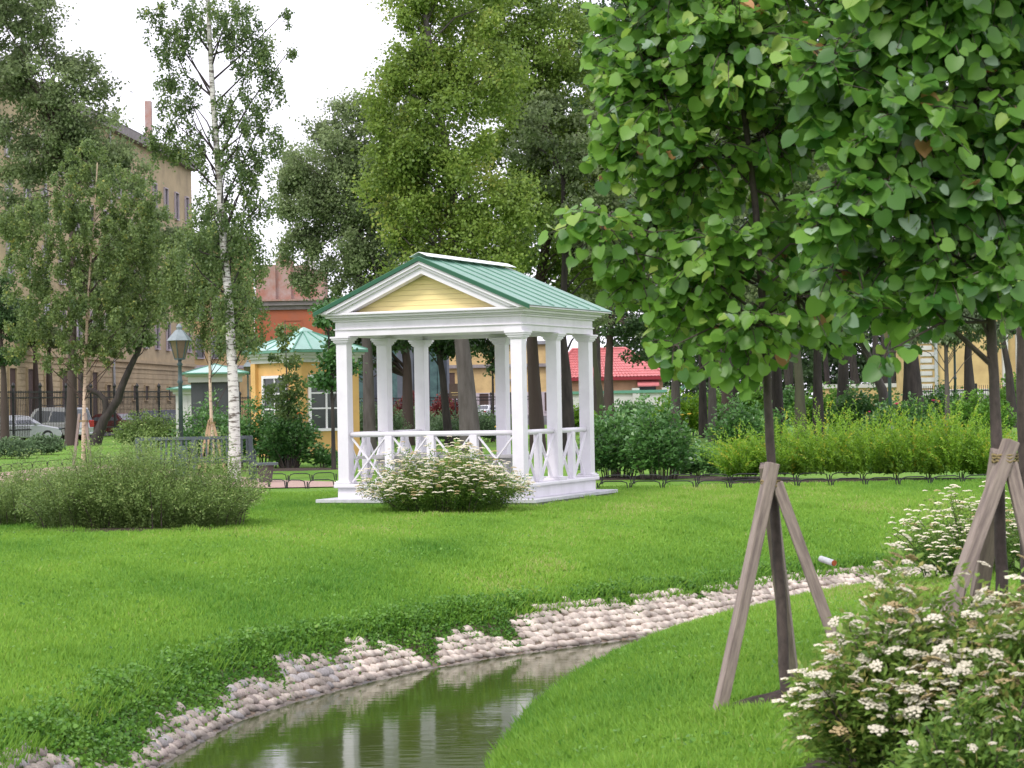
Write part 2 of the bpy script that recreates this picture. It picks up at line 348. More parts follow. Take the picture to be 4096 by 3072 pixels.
# water sheet following the channel
Lf = FAR; Ln = NEAR
def resample(L, n):
    d = np.r_[0, np.cumsum(np.hypot(*np.diff(L, axis=0).T))]; t = np.linspace(0, d[-1], n)
    return np.stack([np.interp(t, d, L[:, 0]), np.interp(t, d, L[:, 1])], 1)
a = resample(Lf, 60); b2 = resample(Ln, 60); V = []
for p, q in zip(a, b2):
    dv = (q - p) / max(1e-6, np.hypot(*(q - p)))
    V += [(*(p - dv * .25), ZW), (*(q + dv * .25), ZW)]
water = MB().add(V, [(2 * i, 2 * i + 1, 2 * i + 3, 2 * i + 2) for i in range(59)]).build('water', M['water'])
tag(water, kind='structure')

def drape(name, poly, mat, lift=.012, kind='structure', sub=24):
    """flat sheet laid on the ground: poly is a list of (left, right) pairs of xy points"""
    V = []; Fc = []; k = 5
    for (l, r) in poly:
        for j in range(k):
            x = l[0] + (r[0] - l[0]) * j / (k - 1); y = l[1] + (r[1] - l[1]) * j / (k - 1)
            V.append((x, y, hz(x, y) + lift))
    for i in range(len(poly) - 1):
        for j in range(k - 1):
            Fc.append((i * k + j, i * k + j + 1, (i + 1) * k + j + 1, (i + 1) * k + j))
    return tag(MB().add(V, Fc).build(name, mat), kind=kind)
def G2(u, v): return gp(u, v, 0.0)
# pink gravel path: comes from the left behind the big bush and passes behind the summer-house
drape('path', [(G2(-1500, 2120), G2(-1500, 2000)), (G2(-300, 1995), G2(-300, 1915)), (G2(0, 1955), G2(0, 1893)), (G2(200, 1925), G2(200, 1872)), (G2(420, 1905), G2(420, 1862)), (G2(700, 1925), G2(700, 1880)),
               (G2(900, 1950), G2(900, 1905)), (G2(1080, 1955), G2(1080, 1922)), (G2(1340, 1950), G2(1340, 1930)), (G2(1700, 1945), G2(1700, 1930)), (G2(2380, 1940), G2(2380, 1927))], M['path'], .02)
# street beyond the railings
drape('road', [((-60, 110), (-60, 260)), ((0, 150), (0, 290)), ((80, 190), (80, 300))], M['asphalt'], .02)

def disc(name, x, y, r, mat, label=None, lift=.02, jag=.16, yr=None):
    V = [(x, y, hz(x, y) + lift + .03)]; n = 30
    for rr in (.6, 1):
        for k in range(n):
            t = 2 * math.pi * k / n; q = rr * (1 + random.uniform(-jag, jag) * (rr > .9))
            px, py = x + r * q * math.cos(t), y + (yr or r) * q * math.sin(t)
            V.append((px, py, hz(px, py) + (lift if rr < 1 else -.01) + random.uniform(0, .012)))
    Fc = [(0, 1 + k, 1 + (k + 1) % n) for k in range(n)] + [(1 + k, 1 + n + k, 1 + n + (k + 1) % n, 1 + (k + 1) % n) for k in range(n)]
    return tag(MB().add(V, Fc).build(name, mat, smooth=True), kind='structure')
L1 = (1.58, 12.59); L2 = (float(xat(4040, 11.2)), 11.2); L3 = (float(xat(4140, 13.6)), 13.6)
disc('soil', L1[0] + .02, L1[1] + .05, .36, M['soil']); disc('soil', *L2, .4, M['soil']); disc('soil', *gp(2330, 1960, 0), .1, M['soil'])
disc('soil', *gp(2560, 1912, 0), 1.9, M['soil'], yr=1.0); disc('soil', *gp(2980, 1915, 0), 1.2, M['soil'], yr=.8); disc('soil', *gp(3450, 1925, 0), 3.0, M['soil'], yr=1.1)
disc('soil', *gp(1150, 1880, 0), 1.6, M['soil'], yr=1.0); disc('soil', 1.9, 9.6, .95, M['soil']); disc('soil', *gp(520, 2120, 0), 2.0, M['soil'], yr=.7)

# ------------------------------------------------------------------ cobbled bank
def arclen(L): return np.r_[0, np.cumsum(np.hypot(*np.diff(L, axis=0).T))]
FD = arclen(FAR)
def along(s, t):
    """point at arc length s of the far waterline, t metres up the bank"""
    i = min(max(np.searchsorted(FD, s) - 1, 0), len(FAR) - 2); a, b_ = FAR[i], FAR[i + 1]; u = (s - FD[i]) / (FD[i + 1] - FD[i])
    p = a + (b_ - a) * u; dn = (b_ - a) / np.hypot(*(b_ - a)); nrm = np.array([-dn[1], dn[0]])
    # smooth the normal between neighbours
    j = min(i + 1, len(FAR) - 2) if u > .5 else max(i - 1, 0); d2 = FAR[j + 1] - FAR[j]; d2 = d2 / np.hypot(*d2); ww = abs(u - .5)
    nrm = nrm * (1 - ww) + np.array([-d2[1], d2[0]]) * ww; nrm /= np.hypot(*nrm)
    q = p + nrm * t
    return q, nrm, dn
bank = empty('stone_bank', (0, 0, 0)); tag(bank, kind='structure')
S0, S1 = 10.2, 29.5
V = []; Fc = []; ns = 150
for i in range(ns):
    s = S0 + (S1 - S0) * i / (ns - 1)
    for j, t in enumerate((-.3, 0, .2, .38, .53)):
        q, _, _ = along(s, t); V.append((q[0], q[1], ZW + BANK_S * t - (.0 if j < 4 else .03) + .008))
for i in range(ns - 1):
    for j in range(4): Fc.append((i * 5 + j, i * 5 + j + 1, (i + 1) * 5 + j + 1, (i + 1) * 5 + j))
MB().add(V, Fc).build('mortar_bed', M['mortar'], bank, smooth=True)
stone_me = []
import bmesh
for k in range(9):
    bm = bmesh.new(); bmesh.ops.create_cube(bm, size=1.15)
    bmesh.ops.subdivide_edges(bm, edges=bm.edges[:], cuts=1, use_grid_fill=True)
    for v in bm.verts:
        v.co = v.co.normalized() * .5 * random.uniform(.93, 1.07)
        v.co.x = math.copysign(abs(2 * v.co.x) ** .85 / 2, v.co.x); v.co.y = math.copysign(abs(2 * v.co.y) ** .85 / 2, v.co.y)
    me = bpy.data.meshes.new('stone'); bm.to_mesh(me); bm.free()
    me.polygons.foreach_set('use_smooth', [True] * len(me.polygons))
    me.materials.append(M[('stone', 'stone', 'stone', 'stone_b', 'stone_c', 'stone', 'stone_b', 'stone', 'stone_c')[k]]); stone_me.append(me)
rows = []
slope_a = math.atan(BANK_S)
s = S0; pitch_s = .185
nrow = 10
for r_ in range(nrow):
    s = S0 + (.07 if r_ % 2 else 0)
    while s < S1:
        L = random.choice((.10, .13, .15, .17, .2)) * random.uniform(.9, 1.12); t = -.03 + r_ * .066 + random.uniform(-.012, .012)
        q, nrm, dn = along(s + L / 2, t)
        rows.append((s + L / 2, t, L, q.copy(), nrm.copy(), dn.copy())); s += L * .70
LIM = np.array([(10.47, 0.42), (11.61, 0.42), (12.36, 0.05), (13.06, 0.03), (13.51, 0.13), (14.53, 0.2), (15.12, 0.05), (15.54, 0.18), (16.08, 0.24), (16.37, 0.08), (16.6, 0.32), (17.09, 0.28), (17.51, 0.2), (17.93, 0.32), (18.45, 0.22), (18.86, -0.03), (19.11, 0.2), (19.66, 0.25), (20.14, 0.02), (20.3, 0.3), (20.77, 0.42), (21.11, 0.5), (21.58, 0.42), (22.03, 0.3), (22.36, 0.5), (22.84, 0.5), (23.29, 0.3), (23.73, 0.5), (24.47, 0.48), (25.02, 0.48), (25.97, 0.45), (27.68, 0.35)])
def weedcov(s, t):        # how far down the bank the greenery hangs: the surface is covered where t > limit
    return float(np.interp(s, LIM[:, 0], LIM[:, 1])) + .025 * math.sin(s * 11.3) + .02 * math.sin(s * 23 + 1)
def stone_matrix(rec, jit):
    s_, t, L, q, nrm, dn = rec
    tang = Vector((dn[0], dn[1], 0)); up_s = Vector((nrm[0] * math.cos(slope_a), nrm[1] * math.cos(slope_a), math.sin(slope_a)))
    N = tang.cross(up_s).normalized(); 
    ang = jit[0]
    ax = tang * math.cos(ang) + up_s * math.sin(ang); ay = N.cross(ax)
    if N.z < 0: N = -N
    wv = random.uniform(.080, .108)
    h = random.uniform(.045, .065)
    c = Vector((q[0], q[1], ZW + BANK_S * max(t, -.05))) + N * (.004 + jit[1] * .8)
    return Matrix(((ax.x * L, ay.x * wv, N.x * h, c.x), (ax.y * L, ay.y * wv, N.y * h, c.y), (ax.z * L, ay.z * wv, N.z * h, c.z), (0, 0, 0, 1)))
vis = [r for r in rows if r[1] < min(weedcov(r[0], r[1]) + .06, .49)]
vis.sort(key=lambda r: r[3][1] if r[3][1] > 13.0 else 99)
for r in vis[:300]:
    ob = bpy.data.objects.new('stone', random.choice(stone_me)); COL.objects.link(ob); ob.parent = bank
    ob.matrix_local = stone_matrix(r, (random.uniform(-.6, .0), random.uniform(-.007, .009)))
mb = MB()
for r in vis[300:]:
    me = random.choice(stone_me); mt = stone_matrix(r, (random.uniform(-.6, .0), random.uniform(-.007, .009)))
    mb.add([mt @ v.co for v in me.vertices], [tuple(p.vertices) for p in me.polygons])
tag(mb.build('stones', M['stone'], bank, smooth=True), kind='stuff')

# ------------------------------------------------------------------ leaves on points
def unit(a): return a / np.maximum(np.linalg.norm(a, axis=1, keepdims=True), 1e-9)
QUAD = (np.array([(0, 0, 0), (.36, .5, .05), (0, 1, 0), (-.36, .5, .05)], float), np.array([(0, 1, 2, 3)]))
LANCE = (np.array([(0, 0, 0), (.21, .4, .05), (0, 1, -.06), (-.21, .4, .05)], float), np.array([(0, 1, 2, 3)]))
ROUND = (np.array([(0, 0, 0), (.48, .35, .06), (.30, .9, 0), (-.30, .9, 0), (-.48, .35, .06)], float), np.array([(0, 1, 2, 3, 4)]))
def heart():
    V = [(0, 0, 0), (.24, -.11, .05), (.47, .06, .10), (.53, .36, .09), (.37, .70, .02), (0, .97, -.10), (-.37, .70, .02), (-.53, .36, .09), (-.47, .06, .10), (-.24, -.11, .05), (0, .33, -.02), (0, .66, -.03)]
    Fc = [(0, 1, 2, 10), (10, 2, 3, 3), (10, 3, 4, 11), (11, 4, 5, 5), (0, 10, 8, 9), (10, 7, 8, 8), (10, 11, 6, 7), (11, 5, 6, 6)]
    return np.array(V, float), Fc
def leaves(name, mat, tmpl, P, U, N, s, tint, parent=None):
    T, Fc = tmpl; P = np.asarray(P); n = len(P)
    U = unit(np.asarray(U, float)); N = np.asarray(N, float); N = N - (N * U).sum(1, keepdims=True) * U; N = unit(N); X = np.cross(U, N)
    s = np.asarray(s).reshape(-1, 1, 1) * np.ones((n, 1, 1))
    V = P[:, None, :] + s * (T[None, :, 0:1] * X[:, None] + T[None, :, 1:2] * U[:, None] + T[None, :, 2:3] * N[:, None])
    k = len(T); FF = (Fc[None] + (np.arange(n) * k)[:, None, None]).reshape(-1, Fc.shape[1])
    return npmesh(name, V.reshape(-1, 3), FF, mat, parent, np.repeat(np.clip(tint, 0, 1), len(Fc)))
def rnd(n): return rng.normal(size=(n, 3))

# ------------------------------------------------------------------ grass
def inside(px, py, lst):
    m = np.zeros(len(px), bool)
    for x, y, a_, b_ in lst: m |= ((px - x) / a_) ** 2 + ((py - y) / b_) ** 2 < 1
    return m
BARE = [(L1[0] + .02, L1[1] + .05, .34, .34), (1.95, 9.7, .8, .8), (*L2, .36, .36)]
GZ = (0.164, 33.24, 0.408); GW, GD = 3.294, 3.087
def grass(n0):
    Y = rng.uniform(8.5, 39.0, n0); X = rng.uniform(-1, 1, n0) * (.25 * Y + .3); k_ = n0 * 3 // 4; X[k_:] = np.sign(X[k_:]) * (.25 * Y[k_:] + .3 + rng.uniform(0, 4.5, n0 - k_))
    Pp = np.stack([X, Y], 1); tf = sdist(Pp, FAR); tn = -sdist(Pp, NEAR)
    ok = ((tf > BANK_RUN - .15) | ((tn > .02) & (tf < 0))) & ~inside(X, Y, BARE)
    c, s_ = math.cos(GZ[2]), math.sin(GZ[2]); a_ = (X - GZ[0]) * c - (Y - GZ[1]) * s_; b_ = (X - GZ[0]) * s_ + (Y - GZ[1]) * c
    ok &= ~((a_ > -GW - .42) & (a_ < .42) & (b_ > -.42) & (b_ < GD + .42))
    X, Y = X[ok], Y[ok]; return X, Y, hts(X, Y), tf[ok], tn[ok]
X, Y, Z, tf, tn = grass(1000000)
n_ = len(X); patch = .5 + .5 * lown(X, Y, .55); fine = .5 + .5 * lown(X, Y, 2.3, 1.7)
hgt = rng.uniform(.022, .05, n_) * (1 + .5 * fine); edge = np.exp(-np.maximum(np.where(tf > 0, tf - BANK_RUN, tn), 0) / .35)
hgt *= 1 + .9 * edge + .35 * (Y > 31.5) + .5 * (fine > .8)
wd = .0035 + .00042 * Y
az = rng.uniform(0, 2 * np.pi, n_); lean = rng.normal(0, .45, (n_, 2))
B = np.stack([X, Y, Z - .004], 1); dx = np.stack([np.cos(az) * wd, np.sin(az) * wd, np.zeros(n_)], 1)
Tp = B + np.stack([lean[:, 0] * hgt, lean[:, 1] * hgt, hgt], 1)
V = np.stack([B - dx, B + dx, Tp], 1).reshape(-1, 3); Fg = np.arange(n_ * 3).reshape(-1, 3)
big = np.zeros(n_)
for k_ in range(26):
    f_ = 10 ** rng.uniform(-.5, .75); a_ = rng.uniform(0, 6.28); big += np.sin((X * np.cos(a_) + Y * np.sin(a_) * .7) * f_ + rng.uniform(0, 6.28)) / f_ ** .25
big /= 3.4; tint = .56 + .12 * big + .12 * (patch - .5) + rng.normal(0, .13, n_) - .15 * edge
gr = npmesh('grass', V, Fg, M['grass'], tint=np.clip(tint, 0, 1)); tag(gr, 'short bright green grass covering both banks of the channel', 'grass', kind='stuff')

# clover and weeds hanging over the cobbles
n_ = 140000; S = rng.uniform(S0, S1, n_); Tt = rng.beta(1.5, 2.4, n_) * 1.5 - .03
Pq = np.zeros((n_, 3)); keep = np.zeros(n_, bool)
tab_s = np.linspace(S0, S1, 400); tabq = [along(s_, 0) for s_ in tab_s]
qx = np.interp(S, tab_s, [q[0][0] for q in tabq]); qy = np.interp(S, tab_s, [q[0][1] for q in tabq])
qnx = np.interp(S, tab_s, [q[1][0] for q in tabq]); qny = np.interp(S, tab_s, [q[1][1] for q in tabq])
lim = np.interp(S, tab_s, [weedcov(s_, 0) for s_ in tab_s])
keep = (Tt > lim + rng.normal(0, .045, n_) - rng.exponential(.03, n_)) & (Tt < .52 + .10 * np.sin(S * 2.3) + rng.exponential(.13, n_))
X, Y = qx + qnx * Tt, qy + qny * Tt; X, Y, Tk, lk, Sk = X[keep], Y[keep], Tt[keep], lim[keep], S[keep]
n_ = len(X); clump = np.clip(.5 + .7 * lown(X, Y, 3.1), 0, 1.3)
Zt = hts(X, Y) + rng.uniform(0, 1, n_) ** .7 * (.02 + .11 * clump) * np.clip((Tk - lk) * 6, .25, 1) * np.clip((1.2 - Tk) * 1.6, .2, 1)
N = rnd(n_) * .7 + (0, -.2, .9); U = rnd(n_) + (0, 0, .2)
leaves('clover', M['clover'], ROUND, np.stack([X, Y, Zt], 1), U, N, rng.uniform(.018, .038, n_), .2 + .35 * clump + rng.normal(0, .15, n_))
tag(bpy.data.objects['clover'], 'dark green clover and weeds hanging over the cobbled bank', 'weeds', kind='stuff')
# low broad-leaved weeds in the lawn
n_ = 26000; Y = rng.uniform(9, 31, n_); X = rng.uniform(-1, 1, n_) * (.25 * Y + .2); Pp = np.stack([X, Y], 1); tf = sdist(Pp, FAR); tn = -sdist(Pp, NEAR)
k_ = ((tf > .9) | ((tn > .05) & (tf < 0))) & (lown(X, Y, 1.3, .4) + .6 * lown(X, Y, 4, 1) > .15) & ~inside(X, Y, BARE); X, Y = X[k_], Y[k_]; n_ = len(X)
leaves('lawn_weeds', M['clover'], ROUND, np.stack([X, Y, hts(X, Y) + rng.uniform(.01, .05, n_)], 1), rnd(n_) + (0, 0, .1), rnd(n_) * .4 + (0, 0, 1), rng.uniform(.018, .034, n_), .55 + rng.normal(0, .2, n_))
tag(bpy.data.objects['lawn_weeds'], 'small round-leaved weeds dotted through the mown lawn', 'weeds', kind='stuff')

# drain pipe
px_, py_ = gp(3335, 2250, -.36)
pp = thing('drain_pipe', 'short drain pipe with rusty orange mouth above the far cobbles', 'pipe', (px_, py_, -.36)); pp.scale = (.75, .75, .75)
mb = MB(); prof = [(.0, 0), (.045, 0), (.045, -.45)]
t_ = MB().tube([(-.16, .30, .04), (0, 0, -.01), (.005, -.01, -.01)], [.05, .05, .05], 16, cap=False).build('pipe_wall', M['pipe'], pp, True)
MB().tube([(.012, -.010, -.01), (-.02, .046, -.0)], [.046, .046], 16).build('pipe_mouth', M['rust'], pp)

# ================================================================== SUMMER-HOUSE
gz = thing('garden_pavilion', 'white open summer-house with green seamed roof and yellow gable', 'pavilion', (GZ[0], GZ[1], 0), -GZ[2])
LZ = .335; H0 = LZ + 2.4; ZA = LZ + 2.497; ZB = LZ + 2.631; ZE = LZ + 2.787; ZR = LZ + 3.613; W_, D_ = GW, GD; c_ = .205
MB().box(-W_ - .27, .29, -.27, D_ + .29, .045, .10).build('base_slab', M['slab'], gz, bevel=.006)
MB().box(-W_ - .22, .24, -.22, D_ + .24, -.12, .045).build('foundation', M['conc'], gz)
MB().box(-W_, 0, 0, D_, .10, .285).build('plinth', M['white2'], gz)
mb = MB().box(-W_ - .055, .055, -.055, D_ + .055, .275, LZ); mb.build('plinth_ledge', M['white'], gz, bevel=.016)
cols = [(-W_, 0), (-c_, 0), (-c_, D_ / 2 - c_ / 2), (-W_, D_ / 2 - c_ / 2), (-W_, D_ - c_), (-c_, D_ - c_), (-W_ / 2 - c_ / 2, D_ - c_)]
cm = None
for (cx, cy) in cols:
    x0, y0 = cx, cy
    col = MB().box(x0 + .006, x0 + c_ - .006, y0 + .006, y0 + c_ - .006, LZ, H0 - .10).build('column', M['white'], gz, bevel=.006)
    mb = MB()
    for e_, z0, z1 in ((.045, 0, .035), (.025, .035, .055)): mb.box(x0 - e_, x0 + c_ + e_, y0 - e_, y0 + c_ + e_, LZ + z0 + .001, LZ + z1)
    mb.build('column_base', M['white'], col, bevel=.008)
    mb = MB()
    for e_, z0, z1 in ((.012, -.12, -.10), (.030, -.10, -.065), (.052, -.065, -.035), (.068, -.035, -.004)): mb.box(x0 - e_, x0 + c_ + e_, y0 - e_, y0 + c_ + e_, H0 + z0, H0 + z1)
    mb.build('capital', M['white'], col, bevel=.005)
RT = LZ + .80
def railing(A, B_, nb, inner=.0):
    """railing from A to B_ (xy between column faces) with nb crossed bays divided by posts"""
    A = Vector((*A, 0)); B_ = Vector((*B_, 0)); d = (B_ - A); Lr = d.length; dd = d / Lr; ext = .06
    MB().tube([A - dd * ext + Vector((0, 0, RT)), B_ + dd * ext + Vector((0, 0, RT))], .042, 12).build('handrail', M['white'], gz, True)
    pw = .125; bay = (Lr - (nb - 1) * pw) / nb; s = 0
    for k in range(nb):
        p0 = A + dd * s; p1 = A + dd * (s + bay)
        for i, (q0, q1) in enumerate(((p0, p1), (p1, p0))):
            off = Vector((-dd.y, dd.x, 0)) * (.012 if i else -.012)
            MB().bar(q0 + off + Vector((0, 0, LZ + .004)), q1 + off + Vector((0, 0, RT - .045)), .022, .042, up=(-dd.y, dd.x, 0)).build('cross_brace', M['white'], gz)
        s += bay
        if k < nb - 1:
            q0 = A + dd * (s + pw / 2)
            MB().bar(q0 + Vector((0, 0, LZ + .002)), q0 + Vector((0, 0, RT - .03)), pw, pw * .8, up=(-dd.y, dd.x, 0)).build('rail_post', M['white'], gz, bevel=.004)
            s += pw
yr_ = c_ / 2
railing((-W_ + c_, yr_), (-c_, yr_), 4)
for xx in (-c_ / 2, -W_ + c_ / 2):
    railing((xx, c_), (xx, D_ / 2 - c_ / 2), 2); railing((xx, D_ / 2 + c_ / 2), (xx, D_ - c_), 2)
# bench built in behind the front and left railings
for nm, bx in (('bench_seat', (-W_ + c_ + .03, -c_ - .03, c_ + .04, c_ + .44)), ('bench_seat', (-W_ + c_ + .03, -W_ + c_ + .42, c_ + .46, D_ - c_ - .1))):
    MB().box(*bx, LZ + .40, LZ + .445).build(nm, M['seat'], gz, bevel=.004)
for bx in ((-W_ + c_ + .35, -W_ + c_ + .95), (-W_ / 2 - .6, -W_ / 2 - .1), (-1.1, -.45)):
    MB().box(bx[0], bx[1], c_ + .12, c_ + .38, LZ, LZ + .398).build('bench_support', M['seat'], gz)
# entablature
def ring(z0, z1, e_, name, mat, wall=.205, bev=0):
    mb = MB()
    mb.box(-W_ - e_, e_, -e_, wall, z0, z1); mb.box(-W_ - e_, e_, D_ - wall, D_ + e_, z0, z1)
    mb.box(-W_ - e_, -W_ + wall, wall, D_ - wall, z0, z1); mb.box(-wall, e_, wall, D_ - wall, z0, z1)
    return mb.build(name, mat, gz, bevel=bev)
ring(H0, ZA, .0, 'architrave', M['white2']); ring(ZA, ZA + .022, .022, 'fillet', M['white'], bev=.005)
ring(ZA + .022, ZB, -.004, 'frieze', M['white2'])
ring(ZB, ZB + .035, .03, 'cornice', M['white'], bev=.012); ring(ZB + .035, ZB + .06, .06, 'cornice', M['white'], bev=.008); ring(ZB + .06, ZB + .10, .12, 'cornice', M['white'], bev=.01); ring(ZB + .10, ZE - .012, .17, 'cornice', M['white'], bev=.012)
MB().box(-W_ + .205, -.205, .205, D_ - .205, H0 + .06, H0 + .09).build('ceiling', M['white2'], gz)
EO = .25; hw = W_ / 2 + EO; xm = -W_ / 2; sl_ = (ZR - ZE) / hw; ang = math.atan(sl_)
def rz_at(dx): return ZR - sl_ * abs(dx)
# raking cornices and gable, front and back
for side in (0, 1):
    ys0 = -EO if side == 0 else D_ + EO; sg = 1 if side == 0 else -1
    for sx in (-1, 1):
        steps = [(.066, .118, .015, .20), (.118, .165, .05, .22), (.165, .262, .085, .26)]      # vertical offset below roof top, setback, depth
        for k, (v0, v1, sb, dp) in enumerate(steps):
            x_end = hw - (.02 + .05 * k)
            poly = [(xm, ZR - v0), (xm + sx * (hw - v0 * .2), rz_at(hw) - v0 + sl_ * v0 * .2), (xm + sx * (hw - v0 * .2), rz_at(hw) - v1), (xm, ZR - v1)]
            # clip against the cornice top
            zb = ZE - .012
            def clip(P):
                out_ = []
                for i in range(len(P)):
                    a_, b_ = P[i], P[(i + 1) % len(P)]
                    if a_[1] >= zb: out_.append(a_)
                    if (a_[1] - zb) * (b_[1] - zb) < 0:
                        t = (zb - a_[1]) / (b_[1] - a_[1]); out_.append((a_[0] + t * (b_[0] - a_[0]), zb))
                return out_
            poly = clip(poly)
            MB().prism(poly if sx * sg > 0 else poly[::-1], ys0 + sg * sb, ys0 + sg * dp).build('raking_cornice', M['white'], gz)
        # green verge flashing
        poly = [(xm, ZR + .004), (xm + sx * hw, ZE + .004), (xm + sx * hw, ZE - .062), (xm, ZR - .062)]
        MB().prism(poly, ys0 - sg * .012, ys0 + sg * .0).build('verge_flashing', M['green_dark'], gz)
    # gable boards
    z = ZE - .012; top = ZR - .26; bh = .083; yb = ys0 + sg * .30
    while z < top - .01:
        z1 = min(z + bh - .004, top); h0 = (top - z) / sl_; h1 = max((top - z1) / sl_, .001)
        MB().prism([(xm - h0, z), (xm + h0, z), (xm + h1, z1), (xm - h1, z1)], min(yb, yb + sg * .03), max(yb, yb + sg * .03)).build('gable_board', M['yellow_board'], gz)
        z += bh
    h0 = (top - ZE) / sl_ + .12
    MB().prism([(xm - h0, ZE - .012), (xm + h0, ZE - .012), (xm, top + .06)], min(yb + sg * .032, yb + sg * .05), max(yb + sg * .032, yb + sg * .05)).build('gable_backing', M['yellow_board'], gz)
# soffit under the eaves
for sx in (-1, 1):
    xa, xb = xm + sx * (W_ / 2 + .02), xm + sx * hw
    MB().box(min(xa, xb), max(xa, xb), -EO + .02, D_ + EO - .02, ZE - .03, ZE - .012).build('soffit', M['white'], gz)
# standing-seam sheets, eight a side
NP = 7; pl = (D_ + 2 * EO) / NP
for sx in (-1, 1):
    for k in range(NP):
        y0, y1 = -EO + k * pl + .002, -EO + (k + 1) * pl - .002
        p0, p1 = (xm + sx * .0, ZR), (xm + sx * (hw + .015), ZE - sl_ * .015)
        mb = MB(); t_ = .012
        mb.add([(p0[0], y0, p0[1]), (p0[0], y1, p0[1]), (p1[0], y1, p1[1]), (p1[0], y0, p1[1]), (p0[0], y0, p0[1] + t_), (p0[0], y1, p0[1] + t_), (p1[0], y1, p1[1] + t_), (p1[0], y0, p1[1] + t_)],
               [(0, 3, 2, 1), (4, 5, 6, 7), (0, 1, 5, 4), (1, 2, 6, 5), (2, 3, 7, 6), (3, 0, 4, 7)])
        pan = mb.build('roof_panel', M['green_roof'], gz)
        if k: MB().bar((p0[0] + sx * .02, y0 - .002, p0[1] + .022 - .02 * sl_), (p1[0] - sx * .02, y0 - .002, p1[1] + .024 + .02 * sl_), .014, .034, up=(0, 1, 0)).build('roof_seam', M['green_roof'], pan)
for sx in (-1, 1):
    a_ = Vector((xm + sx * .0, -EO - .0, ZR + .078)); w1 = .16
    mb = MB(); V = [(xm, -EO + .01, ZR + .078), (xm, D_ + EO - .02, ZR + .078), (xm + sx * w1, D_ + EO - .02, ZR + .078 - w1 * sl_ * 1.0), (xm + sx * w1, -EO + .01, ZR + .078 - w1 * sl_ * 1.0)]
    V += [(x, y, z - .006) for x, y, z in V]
    mb.add(V, [(0, 1, 2, 3), (7, 6, 5, 4), (0, 4, 5, 1), (1, 5, 6, 2), (2, 6, 7, 3), (3, 7, 4, 0)]).build('ridge_cap', M['cap_sky_sheen'], gz)

# ================================================================== PLANT BUILDERS
def shoots_bush(name, label, cat, c, rx, ry, h, nsh, nl, ls, mat, tmpl=QUAD, droop=.25, stem=M['bark_y'], group=None, spread=.35, t0=.2, fluff=.5, tint0=.4, base_fill=0, erect=1.0, flowers=None, nstem=30):
    """bush of arching shoots; c is the foot (x, y), rx, ry half-widths, h height"""
    z0 = hz(*c); th = thing(name, label, cat, (c[0], c[1], z0), 0, group)
    a_ = rng.uniform(0, 2 * np.pi, nsh); rr = np.sqrt(rng.uniform(0, 1, nsh))
    base = np.stack([np.cos(a_) * rr * rx * spread, np.sin(a_) * rr * ry * spread, np.zeros(nsh)], 1)
    bx_ = np.cos(a_) * rr * rx; by_ = np.sin(a_) * rr * ry
    top = h * (1 - .55 * rr ** 2.2) * rng.uniform(.55, 1.05, nsh) * (1 + .14 * np.sin(3 * a_ + c[0]) + .08 * np.sin(7 * a_))
    tip = np.stack([bx_, by_, top], 1)
    T = rng.uniform(t0, 1, (nsh, nl)); T = T[..., None]
    mid = (base + tip) / 2 + np.stack([-bx_ * .12, -by_ * .12, top * .22], 1)
    P = (1 - T) ** 2 * base[:, None] + 2 * T * (1 - T) * (mid[:, None] + np.stack([0 * top, 0 * top, droop * top], 1)[:, None] * .5) + T ** 2 * tip[:, None]
    D = unit((2 * (1 - T) * (mid - base)[:, None] + 2 * T * (tip - mid)[:, None]).reshape(-1, 3))
    P = P.reshape(-1, 3); n = len(P); out_ = unit(rnd(n)); out_ -= (out_ * D).sum(1, keepdims=True) * D
    P = P + unit(out_) * rng.uniform(0, fluff * ls * 2, (n, 1)); P[:, 2] = np.maximum(P[:, 2], .02)
    sht = np.repeat(rng.normal(0, .14, nsh), nl)
    U = unit(out_) + D * .8 + (0, 0, -.1); N = np.array([0, 0, 1.]) + rnd(n) * .6
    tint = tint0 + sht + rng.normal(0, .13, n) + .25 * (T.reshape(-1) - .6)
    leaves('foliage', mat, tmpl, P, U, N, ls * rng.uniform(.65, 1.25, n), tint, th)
    mb = MB()
    for i in rng.choice(nsh, min(nstem, nsh), replace=False):
        t = np.linspace(0, .95, 5)[:, None]; q = (1 - t) ** 2 * base[i] + 2 * t * (1 - t) * mid[i] + t ** 2 * tip[i]
        mb.tube(q, [max(.0025, .009 * h * (1 - k / 5.5)) for k in range(5)], 4, cap=False)
    mb.build('stems', stem, th)
    return th, tip

